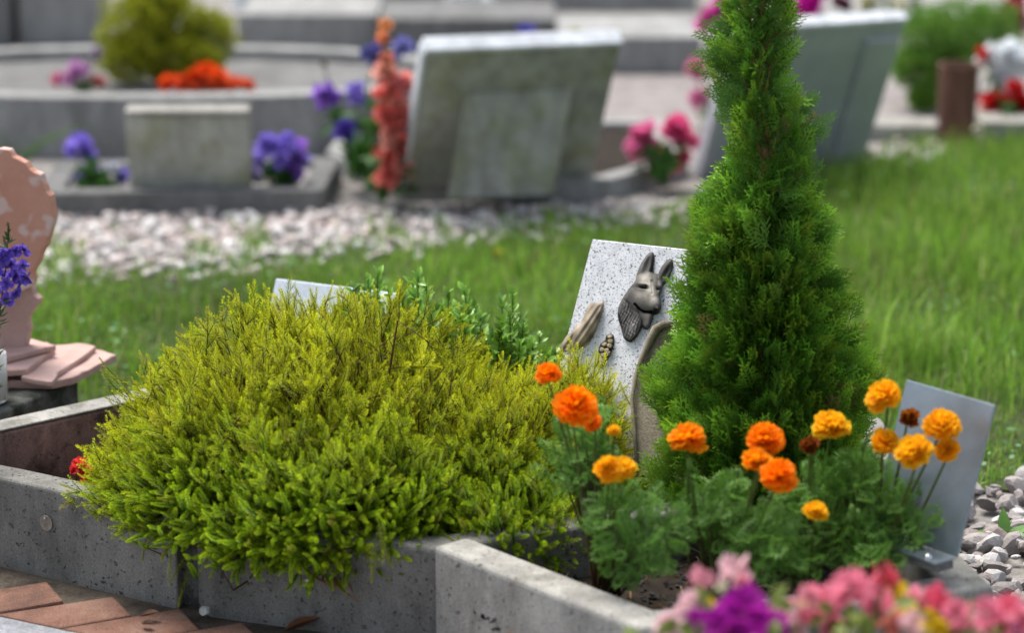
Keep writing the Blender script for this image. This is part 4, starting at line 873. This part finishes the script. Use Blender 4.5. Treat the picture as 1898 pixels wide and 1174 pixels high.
for lab, cat, fl, gr in FG:
    c0 = P(fl[0][0], fl[0][1], 2.85); base = np.array([c0[0], 2.88, .09]); g = thing('bedding_flower', lab, cat, base, 'bedding flowers in the foreground')
    st, fo = MB(), MB()
    for px, py, r, col in fl:
        Y = (2.76 if col is MGN else 2.85) + R.uniform(-.03, .08); c = P(px, py, Y); mb = MB(); bloom(mb, c, r / FPX * Y * 1.12, 9 if r > 22 else 7, np.array(col) * .7, col, r > 15); mb.build('blossom', M['petal'], g)
        tube(st, [base + R.normal(size=3) * [.01, .01, 0], (base + c) / 2 + [0, .01, .02], c], [.003, .0022, .0015], 5, (.14, .16, .05), False)
        lq = c + R.normal(size=(4, 3)) * .018 + [0, .01, -.06]; D = norm(R.normal(size=(4, 3)) + [0, -.3, .1]); fo.inst(*OL, basis(D, .4, (0, -.3, 1)), lq, np.array(GRN) * .5, np.array(GRN), np.tile([[.04, .03, .03]], (4, 1)))
    for px, py in gr:
        k = 5; c = P(px, py + 12, 2.86); D = norm(R.normal(size=(k, 3)) + [0, -.2, .4]); fo.inst(*OL, basis(D, .4, (0, -.3, 1)), np.repeat(c[None], k, 0) + R.normal(size=(k, 3)) * .012, np.array(GRN) * .6, np.array(GRN) * 1.1, np.tile([[.035, .026, .026]], (k, 1)))
    fo.build('leaves', M['leaf'], g); st.build('stems', M['leaf'], g, True)
# red blossoms in the left border
g = thing('red_begonia', 'bright red begonia blossoms low inside the left concrete border', 'begonia', G(170, 880, .05))
fo, st = MB(), MB()
for px, py, r in [(150, 866, 20), (175, 872, 22), (200, 866, 18), (165, 880, 20), (205, 882, 16), (140, 872, 10)]:
    c = P(px, py, 4.22); mb = MB(); bloom(mb, c, r / FPX * 4.22, 12, (.60, .03, .03), (.85, .07, .07)); mb.build('blossom', M['petal'], g); tube(st, [c - [0, -.01, .06], c], .0012, 5, (.2, .08, .05), False)
    D = norm(R.normal(size=(5, 3)) + [0, -.2, .4]); fo.inst(*OL, basis(D), np.repeat((c - [0, -.01, .03])[None], 5, 0), (.03, .09, .02), (.06, .15, .03), np.full((5, 3), .025))
fo.build('leaves', M['leaf'], g); st.build('stems', M['leaf'], g)

# small litter things
mb = MB(); U, F = RT[2]; c = G(380, 1136, .02); mb.inst(U, F, np.zeros(len(U)), np.eye(3)[None], c[None], (.42, .42, .40), (.42, .42, .40), np.full((1, 3), .013)); tag(mb.build('pebble', M['stone'], loc=c), 'pale pebble in the corner between the two concrete borders', 'pebble')
def dry_leaf(px, py, z, L, a, col, lab):
    c = G(px, py, z); mb = MB(); D = np.array([[math.cos(a), math.sin(a), .05]]); V, F, T = oval_leaf(1, .55, 4, .35, .25); mb.inst(V, F, T, basis(D, .1, (0, 0, 1)), c[None], np.array(col) * .6, col, np.full((1, 3), L)); tag(mb.build('dry_leaf', M['litter'], loc=c), lab, 'dry leaf', 'dry leaves on the path')
dry_leaf(258, 1144, .024, .03, -.1, (.16, .09, .06), 'curled brown dry leaf on the brick pavers')
dry_leaf(525, 1172, .014, .055, .25, (.17, .08, .04), 'brown dry leaf below the heath at the foot of the border')
dry_leaf(262, 1158, .022, .022, -.5, (.08, .05, .035), 'tiny dark dry leaf beside the curled one on the pavers')
# plantain weed in the gravel
pw = G(1862, 1000, .02); g = thing('plantain_weed', 'broad-leaved green weed growing in the grey gravel', 'weed', pw); mb = MB()
for a, e, L in [(3.0, .35, .045), (.2, .5, .05), (1.6, 1.2, .05), (-.6, .4, .04), (3.9, .3, .04)]:
    D = np.array([[math.cos(a) * math.cos(e), math.sin(a) * math.cos(e), math.sin(e)]]); mb.inst(*OL, basis(D, .05, (0, -.3, 1)), pw[None], (.10, .22, .05), (.15, .32, .06), np.full((1, 3), L))
mb.build('leaves', M['leaf'], g); mb = MB(); tube(mb, [pw - [0, 0, .02], pw + [0, 0, .004]], .003, 6, (.1, .2, .05)); mb.build('stem', M['leaf'], g)
# dandelion and clover heads
def lawn_flower(name, px, py, Y, r, col, lab, cat, group=None):
    c = P(px, py, Y); c[2] = max(c[2], .02); b = np.array([c[0], Y, 0]); g = thing(name, lab, cat, b, group); mb = MB(); k = 26; D = norm(R.normal(size=(k, 3)) + [0, 0, .5]); petals(mb, np.repeat(c[None], k, 0), D, r, np.array(col) * .8, col); mb.build('flower_head', M['petal'], g)
    mb = MB(); tube(mb, [b, c], [.001, .0008], 5, (.1, .2, .04)); mb.build('stem', M['leaf'], g)
lawn_flower('dandelion', 925, 470, 6.1, .012, (.55, .50, .02), 'single yellow dandelion in the lawn above the boxwood', 'dandelion')
for px, py, r in [(1577, 270, .017), (1612, 285, .016), (1680, 280, .017), (1728, 268, .015), (1812, 240, .014), (1665, 262, .012), (1640, 272, .012), (1700, 294, .011), (1590, 292, .012), (1745, 282, .011)]:
    lawn_flower('white_clover', px, py, 7.35 + R.uniform(-.1, .15), r, (.62, .62, .48), 'pale white clover head at the far right edge of the lawn', 'clover flower', 'white clover heads at the far edge of the lawn')

# ------------------------------------------------------------------ rear graves
def cbox(name, px0, px1, yb, yt, depth, mt, lab, cat='concrete border', parent=None, slope=0, yaw=0):
    a, b = G(px0, yb), G(px1, yb + slope); h = P(px0, yt, a[1])[2]; d = norm(b - a); bn = np.array([-d[1], d[0], 0]); mb = MB()
    prism(mb, [a, b, b + bn * depth, a + bn * depth], (0, 0, h)); o = bevel(fix_normals(mb.build(name, mt, parent, loc=None if parent else a)), .006)
    if not parent: tag(o, lab, cat)
    return o
# low kerb of the rear row, left
g = thing('rear_border', 'low dark concrete border under the small mossy stone', 'grave border', G(300, 400), 'rear row of concrete borders')
mb = MB(); a, b, c, d = G(70, 405), G(600, 398), G(600, 398) + [.02, .42, 0], G(70, 405) + [-.02, .42, 0]
walls(mb, [a, b, c, d], .06, -.02, .062, True); bevel(fix_normals(mb.build('border_wall', M['conc_bg_dark'], g)), .006)
mb = MB(); mb.add([[*q[:2], .045] for q in (a, b, c, d)], [[0, 1, 2, 3]]); mb.build('bed_soil', M['soil2'] if 'soil2' in M else M['ground'], g)
g = thing('rear_border', 'concrete border round the tall leaning mossy slab', 'grave border', G(900, 370), 'rear row of concrete borders')
mb = MB(); pr = [G(605, 318), G(745, 372), G(1130, 372), G(1275, 330), G(1250, 300) + [0, .35, 0], G(640, 290) + [0, .3, 0]]
walls(mb, pr, .06, -.02, .055, True); bevel(fix_normals(mb.build('border_wall', M['conc_bg'], g)), .006)
mb = MB(); mb.add([[*q[:2], .04] for q in pr], [list(range(6))]); mb.build('bed_soil', M['soil'], g)
# small mossy headstone
o5 = G(240, 350, .055); sm_ = thing('gravestone', 'small square moss-tinged gravestone with pale top edge between bellflowers', 'gravestone', o5 + [.14, 0, 0])
z5 = P(240, 212, o5[1])[2]; W5 = (468 - 240) / FPX * 6.85; f5 = frame(o5 + [0, -.03, z5 - .055], 1, -10)
slab('slab', f5, W5, (z5 - .05), .04, M['conc_moss'], sm_, .004)
mb = MB(); tl = f5[0]; prism(mb, [tl + f5[2] * .003 + f5[3] * .004, tl + f5[1] * W5 + f5[2] * .003 + f5[3] * .004, tl + f5[1] * W5 - f5[3] * .048 + f5[2] * .003, tl - f5[3] * .048 + f5[2] * .003], f5[2] * .012); bevel(fix_normals(mb.build('cap', M['conc_pale'], sm_)), .003)
# tall leaning slab (seen from behind)
def back_slab(px0, py0, px1, py1, ztop_py, yaw, lean, th_, lab, mt, capm, key, panel=True, zb_=.05):
    bl_ = G(px0, py0, zb_); br = G(px1, py1, zb_); W = np.linalg.norm(br - bl_); _, wv, u, n = frame([0, 0, 0], yaw, -lean)
    # height so that the top edge falls on ztop_py
    h = .1
    for _ in range(60):
        t = bl_ + u * h; d = t - CO; yv = np.dot(d, [0, math.cos(TH), -math.sin(TH)]); up_ = np.dot(d, [0, math.sin(TH), math.cos(TH)]); py = 587 - FPX * up_ / yv
        h += (py - ztop_py) / FPX * yv * .8
    g = thing('gravestone', lab, 'gravestone', (bl_ + br) / 2); fr = (bl_ + u * h, wv, u, n); slab('slab', fr, W, h, th_, mt, g, .004)
    mb = MB(); tl = fr[0]; prism(mb, [tl + n * .004 - wv * .004, tl + wv * (W + .004) + n * .004, tl + wv * (W + .004) - n * (th_ + .004), tl - wv * .004 - n * (th_ + .004)], u * .012); bevel(fix_normals(mb.build('cap', capm, g)), .003)
    mb = MB(); prism(mb, [tl - wv * .011 + n * .002, tl - wv * .0005 + n * .002, tl - wv * .0005 - n * th_, tl - wv * .011 - n * th_], -u * h); bevel(fix_normals(mb.build('side_edge', capm, g)), .002)
    return g, bl_, wv, u, n, W, h
g, b_, wv, u, n, W, h = back_slab(752, 347, 1108, 341, 98, 15, 33, .042, 'tall leaning mossy grey gravestone with a bright top edge', M['conc_moss'], M['conc_cap'], 'm')
mb = MB(); a = b_ + wv * W * .23 + n * .001; e = b_ + wv * W * .79 + n * .001; hz = h * .70; tA = a + u * hz; tE = e + u * hz; fA, fE = np.array([a[0], tA[1] + .002, .045]), np.array([e[0], tE[1] + .002, .045])
mb.add([a, e, fE, fA, tA + n * .001, tE + n * .001, tE + n * .006, tA + n * .006], [[0, 1, 2, 3], [4, 7, 6, 5], [0, 4, 5, 1], [3, 2, 6, 7], [0, 3, 7, 4], [1, 5, 6, 2]])
bevel(fix_normals(mb.build('support_block', M['conc_moss'], g)), .004)
# right grey slab
g, b_, wv, u, n, W, h = back_slab(1300, 332, 1582, 300, 60, 24, 25, .036, 'tall grey metal-faced gravestone behind the thuja with bright top', M['zinc'], M['conc_cap'], 'z', zb_=.0)
mb = MB(); prism(mb, [b_ + wv * W * .78 + n * .001, b_ + wv * W * .985 + n * .001, b_ + wv * W * .985 + n * .012, b_ + wv * W * .78 + n * .012], u * h * .9); bevel(fix_normals(mb.build('back_strut', M['zinc'], g)), .004)

# round planter
cx0 = G(310, 240, 0); pc = np.array([-1.02, 7.90]); n_ = 48; th = np.arange(n_) / n_ * 2 * PI
rx, ry = .86, .48; sq = lambda c: np.sign(c) * np.abs(c) ** .85
g = thing('round_planter', 'wide round concrete planter with the golden bush and red flowers', 'planter', (pc[0], pc[1], 0))
mb = MB(); zt = .165; O_ = [(pc[0] + rx * sq(math.cos(t)), pc[1] + ry * sq(math.sin(t))) for t in th]
walls(mb, O_, .085, -.02, zt, True); bevel(fix_normals(mb.build('planter_wall', M['conc_bg'], g)), .006)
mb = MB(); mb.add([[x, y, zt - .03] for x, y in O_], [list(range(n_))]); mb.build('planter_soil', M['conc_bg_dark'], g)
# far concrete pieces
cbox('rear_wall_block', 36, 182, 84, -60, .3, M['conc_bg'], 'grey concrete block at the far upper left corner', 'concrete block')
cbox('rear_wall_block', 440, 700, 97, 26, .5, M['conc_bg'], 'long grey concrete border right of the golden bush', 'concrete border')
cbox('rear_wall_block', 702, 1030, 104, 34, .45, M['conc_bg_dark'], 'dark grey concrete border above the tall mossy gravestone', 'concrete border')
cbox('rear_wall_block', 1036, 1300, 137, 68, .5, M['conc_bg'], 'pale grey concrete border left of the thuja top', 'concrete border')
cbox('rear_wall_block', -60, 20, 88, -60, .3, M['conc_bg_dark'], 'dark concrete pillar at the far upper left edge', 'concrete pillar')
cbox('rear_wall_block', -400, 640, -30, -90, .4, M['conc_bg_dark'], 'dark low wall behind the golden bush', 'wall')
cbox('rear_wall_block', 560, 1290, 20, -20, .35, M['conc_bg'], 'farthest pale concrete border at the top of the picture', 'concrete border')
cbox('rear_wall_block', 1595, 1738, 262, 232, .12, M['conc_pale'], 'short pale kerb left of the brown vase', 'kerb')
cbox('rear_wall_block', 1822, 2100, 262, 226, .5, M['conc_pale'], 'pale kerb under the red and white flowers', 'kerb')
cbox('rear_wall_block', 1540, 2300, 60, 30, .5, M['conc_bg'], 'far pale kerb behind the trimmed green shrub', 'kerb')
# pinkish paving between the rear beds
mb = MB(); q = [G(1080, 320), G(1290, 330), G(1300, 140), G(1130, 140)]
mb.add([[x, y, .004] for x, y, _ in q], [[0, 1, 2, 3]]); o = mb.build('rear_path', concrete('pinkish_path', (.27, .245, .235), .85, 1.1, pores=False, big=2)); tag(o, kind='structure')
mb = MB(); q = [G(1500, 235), G(1740, 235), G(1740, 120), G(1500, 110)]
mb.add([[x, y, .0045] for x, y, _ in q], [[0, 1, 2, 3]]); o = mb.build('rear_path', bpy.data.materials['pinkish_path']); tag(o, kind='structure')

def leaf_ball(fol, lobes, K, ls, c0, c1, tpl=OL, wds=1):
    for c, r in lobes:
        u = norm(R.normal(size=(K, 3))); f = R.random((K, 1)) ** .35; lm = 1 + .18 * np.sin(u[:, :1] * 6 + c[0] * 9) * np.sin(u[:, 2:] * 7)
        q = np.array(c) + u * f * lm * np.array(r); D = norm(u + R.normal(size=(K, 3)) * .5 + [0, 0, .4]); v = R.uniform(.6, 1.3, (K, 1))
        s = ls * R.uniform(.6, 1.2, K); fol.inst(*tpl, basis(D), q, np.array(c0) * v, np.array(c1) * v, np.stack([s * wds, s, s], 1))
def shrub(name, lab, cat, base, lobes, K, ls, c0, c1, wds=1, group=None):
    g = thing(name, lab, cat, base, group); fo, st = MB(), MB(); leaf_ball(fo, lobes, K, ls, c0, c1, wds=wds); fo.build('foliage', M['leaf'], g)
    for c, r in lobes:
        for _ in range(5): tube(st, [base, (np.array(base) + c) / 2, np.array(c) + R.normal(size=3) * np.array(r) * .5], [.008, .005, .002], 5, (.08, .05, .03), False)
    st.build('branches', M['bark'], g); return g
s8 = 7.95 / FPX
def PL(px, py, Y, rp, ry_=None): s = Y / FPX; return (P(px, py, Y), (rp * s, rp * s * .9, (ry_ or rp) * s))
b8 = np.array([*P(290, 145, 7.85)[:2], .14])
shrub('golden_bush', 'rounded golden conifer bush in the round planter', 'bush', b8, [PL(250, 50, 7.85, 68, 60), PL(240, 105, 7.8, 58, 48), PL(320, 40, 7.9, 60, 62), PL(330, 105, 7.85, 62, 44), PL(385, 65, 7.95, 52, 48), PL(285, 5, 7.9, 50, 40), PL(370, 115, 7.85, 40, 32)], 2600, .020, (.17, .20, .010), (.44, .47, .03), .6)
b9 = np.array([*G(1765, 190)[:2], 0])
shrub('trimmed_shrub', 'soft round green shrub behind the brown vase', 'shrub', b9 + [0, .3, 0], [PL(1720, 70, 8.2, 62, 58), PL(1780, 60, 8.25, 70, 62), PL(1835, 60, 8.3, 52, 55), PL(1700, 125, 8.15, 45, 36), PL(1760, 110, 8.2, 55, 40), PL(1710, 180, 8.1, 22, 18)], 2200, .024, (.09, .19, .03), (.22, .42, .06), .45)
# flower clumps
BL = (.30, .22, .72); VI = (.32, .15, .64)
def clump(name, lab, cat, pts, base, Y, leaves=8, lc=(.06, .16, .03), group=None, lsz=.04):
    g = thing(name, lab, cat, base, group); st, fo = MB(), MB(); base = np.array(base)
    for px, py, r, col in pts:
        c = P(px, py, Y + R.uniform(-.03, .03)); mb = MB(); bloom(mb, c, r / FPX * Y, 16, np.array(col) * .7, col); mb.build('blossom', M['petal'], g); tube(st, [base + R.normal(size=3) * [.01, .01, 0], (base + c) / 2 + [R.normal() * .01, 0, 0], c], [.003, .0025, .002], 5, (.08, .16, .04), False)
        k = leaves
        if k: t = R.random((k, 1)) * .8; q = base + (c - base) * t; D = norm(R.normal(size=(k, 3)) + [0, 0, .6]); fo.inst(*OL, basis(D), q, np.array(lc) * .7, lc, np.full((k, 3), lsz))
    if leaves: fo.build('leaves', M['leaf'], g)
    st.build('stems', M['leaf'], g); return g
def gb(px, py, z=.045, dy=0): q = G(px, py, z); q[1] += dy; return q
clump('bellflower', 'violet bellflower with two low blooms left of the small mossy gravestone', 'bellflower', [(148, 272, 24, BL), (135, 280, 15, BL), (165, 285, 14, BL), (172, 335, 27, VI), (150, 340, 14, BL), (228, 332, 18, BL), (205, 315, 15, (.5, .52, .58))], gb(175, 352), 6.85, 10)
clump('bellflower', 'dense violet bellflower clump right of the small mossy gravestone', 'bellflower', [(500, 275, 26, BL), (525, 290, 28, BL), (550, 282, 24, VI), (560, 300, 18, BL), (480, 300, 18, (.35, .28, .62)), (475, 322, 15, (.35, .28, .62)), (540, 315, 20, VI), (510, 315, 18, BL), (498, 265, 16, BL), (535, 262, 15, BL)], gb(520, 350), 6.8, 12)
clump('bellflower', 'tall violet bellflower with separate round blooms left of the pink gladiolus', 'bellflower', [(603, 172, 25, VI), (600, 192, 14, VI), (661, 176, 23, BL), (641, 245, 21, (.13, .08, .5)), (690, 100, 19, (.10, .10, .32)), (745, 88, 19, (.22, .22, .55)), (600, 120, 7, (.3, .26, .2))], gb(665, 320, .04), 6.95, 9, lsz=.05)
clump('blue_flower', 'blue bloom showing above the middle of the tall mossy gravestone', 'flower', [(975, 68, 22, (.14, .13, .50)), (968, 60, 14, (.14, .13, .50))], gb(980, 130, 0), 8.2, 6)
clump('pale_yellow_flower', 'pale yellow bud above the right end of the tall mossy gravestone', 'flower', [(1063, 66, 14, (.45, .45, .22)), (1063, 80, 12, (.4, .42, .2))], gb(1066, 130, 0), 8.2, 4)
SAL = (.85, .24, .20)
clump('gladiolus', 'tall salmon pink gladiolus spike left of the tall mossy gravestone', 'gladiolus', [(712, 48, 14, (.75, .33, .12)), (712, 70, 14, (.8, .3, .14)), (716, 110, 13, (.8, .3, .2))] + [(728 + (12 if i % 2 else -12), 140 + i * 19, 25, SAL if i % 3 else (.88, .42, .34)) for i in range(11)] + [(745, 155, 20, (.7, .3, .35)), (750, 215, 18, SAL)], gb(725, 350, .04), 6.72, 4, lsz=.08)
g = thing('sword_leaves', 'upright green sword-shaped leaves beside the salmon gladiolus', 'leaves', gb(672, 330, .04)); mb = MB()
for k in range(16):
    a = gb(672, 330, .04) + R.normal(size=3) * [.015, .015, 0]; tp = P(R.uniform(655, 700), R.uniform(205, 290), 6.85); D = (tp - a)[None]; L = np.linalg.norm(D); mb.inst(*OL, basis(D, .3, (0, -1, .2)), a[None], (.06, .17, .03), (.10, .27, .05), np.array([[.1 * .6, L, .1]]))
mb.build('leaves', M['leaf'], g)
clump('pink_rose', 'bright pink rose clump between the mossy gravestone and the thuja', 'rose', [(1190, 258, 28, (.75, .18, .38)), (1180, 275, 20, (.75, .25, .42)), (1205, 240, 17, (.8, .25, .45)), (1255, 240, 28, (.75, .10, .28)), (1270, 258, 22, (.8, .14, .3)), (1235, 298, 28, (.80, .08, .15)), (1222, 305, 18, (.8, .2, .3)), (1265, 290, 16, (.75, .12, .25))], gb(1225, 335, .04), 7.0, 12)
clump('tall_pink_flower', 'tall pale pink flowers behind the upper thuja at its left side', 'flower', [(1300, 185, 20, (.6, .18, .34)), (1290, 130, 20, (.65, .22, .34)), (1330, 20, 26, (.65, .10, .38)), (1345, 5, 24, (.55, .05, .4)), (1310, 40, 20, (.65, .12, .38)), (1360, 40, 20, (.6, .2, .2))], gb(1318, 230, 0), 7.9, 6)
clump('magenta_flower', 'vivid magenta bloom above the grey metal gravestone', 'flower', [(1492, 12, 28, (.55, .012, .33)), (1475, 25, 18, (.55, .012, .33)), (1505, 0, 22, (.5, .01, .3)), (1560, 12, 20, (.10, .02, .05))], gb(1500, 150, 0), 8.4, 6)
clump('yellow_flower', 'pale yellow flowers at the top edge right of the magenta bloom', 'flower', [(1610, 8, 16, (.5, .48, .28)), (1660, 12, 14, (.6, .5, .15)), (1640, 2, 18, (.55, .55, .5)), (1690, 3, 16, (.5, .5, .45))], gb(1650, 45, .1), 9.6, 8)
clump('orange_flower', 'glowing orange-red bedding flowers at the front of the round planter', 'flower', [(312, 152, 17, (.85, .10, .02)), (335, 150, 18, (.85, .10, .02)), (365, 140, 20, (.75, .07, .01)), (385, 135, 17, (.75, .07, .01)), (385, 160, 20, (.85, .22, .10)), (415, 158, 20, (.85, .14, .04)), (440, 158, 18, (.85, .16, .06)), (460, 160, 14, (.80, .14, .06)), (350, 165, 14, (.85, .2, .1)), (405, 142, 15, (.85, .12, .02))], gb(385, 172, .135), 7.62, 3)
clump('pink_flower', 'lilac and pink bedding flowers left of the golden bush', 'flower', [(145, 130, 20, (.62, .30, .60)), (130, 140, 18, (.62, .30, .55)), (110, 148, 14, (.65, .12, .25)), (178, 152, 14, (.55, .12, .13)), (192, 152, 9, (.6, .15, .12)), (178, 100, 12, (.35, .28, .38))], gb(150, 168, .135), 7.65, 3)
RED, WHT = (.55, .012, .015), (.85, .88, .9)
clump('white_flower', 'white flower clump at the far right edge above red blooms', 'flower', [(1840, 120, 27, WHT), (1870, 105, 27, WHT), (1895, 125, 24, WHT), (1855, 145, 24, WHT), (1845, 95, 18, WHT), (1880, 150, 22, WHT)], gb(1862, 235, .02, .15), 7.95, 5)
clump('red_flower', 'deep red flowers at the right edge beneath the white clump', 'flower', [(1835, 195, 24, RED), (1868, 190, 24, RED), (1895, 200, 26, RED), (1850, 210, 20, RED), (1885, 215, 20, RED), (1822, 100, 13, RED), (1885, 165, 18, RED)], gb(1865, 238, .02), 7.85, 5)
clump('red_flower', 'dusky pink-red flower at the upper right corner', 'flower', [(1880, 12, 24, (.4, .06, .1)), (1890, 45, 18, (.4, .08, .1)), (1875, 30, 18, (.45, .1, .14))], gb(1885, 130, 0), 8.6, 6)
clump('white_ornament_flower', 'pale bluish white bloom at the top edge above the dark border', 'flower', [(850, 6, 24, (.7, .74, .78)), (880, 4, 26, (.7, .74, .78)), (900, 12, 18, (.7, .74, .78)), (862, 16, 16, (.6, .65, .7))], gb(875, 24, 0), 10.0, 4)
clump('white_flower', 'small pale bloom at the top edge right of the golden bush', 'flower', [(450, 4, 16, (.5, .55, .6)), (462, 8, 12, (.5, .55, .6))], gb(455, 24, 0), 10.0, 3)
# brown vase
vb = G(1772, 262); vb[2] = 0; vz = P(1772, 118, vb[1])[2]; g = thing('grave_vase', 'brown rust-coloured cylindrical vase standing at the right', 'vase', vb)
mb = MB(); r_ = 37 / FPX * vb[1]; lathe(mb, vb, [(.0002, 0), (r_ * .92, 0), (r_ * .92, .01), (r_, vz * .6), (r_ * 1.02, vz - .012), (r_ * 1.06, vz - .008), (r_ * 1.06, vz), (r_ * .9, vz), (r_ * .88, vz * .6), (.0002, vz * .5)], 28); mb.build('vase_body', M['vase'], g, False)
# long green leaves at left
g = thing('arching_leaves', 'thin arching green leaves in front of the round planter at left', 'plant', gb(40, 345, 0)); mb = MB()
for tx, ty in [(150, 235), (165, 232), (40, 255), (20, 262), (100, 262), (0, 240), (-30, 260), (60, 280), (130, 245)]:
    a = gb(20, 335, 0) + R.normal(size=3) * .01; tp = P(tx, ty, 6.9); md = (a + tp) / 2 + [0, 0, .06]; t = np.linspace(0, 1, 8)[:, None]; tube(mb, (1 - t) ** 2 * a + 2 * t * (1 - t) * md + t ** 2 * tp, np.linspace(.004, .0012, 8), 4, (.10, .20, .05), False)
mb.build('leaves', M['leaf'], g)
# dark upright thing right of the planter gap
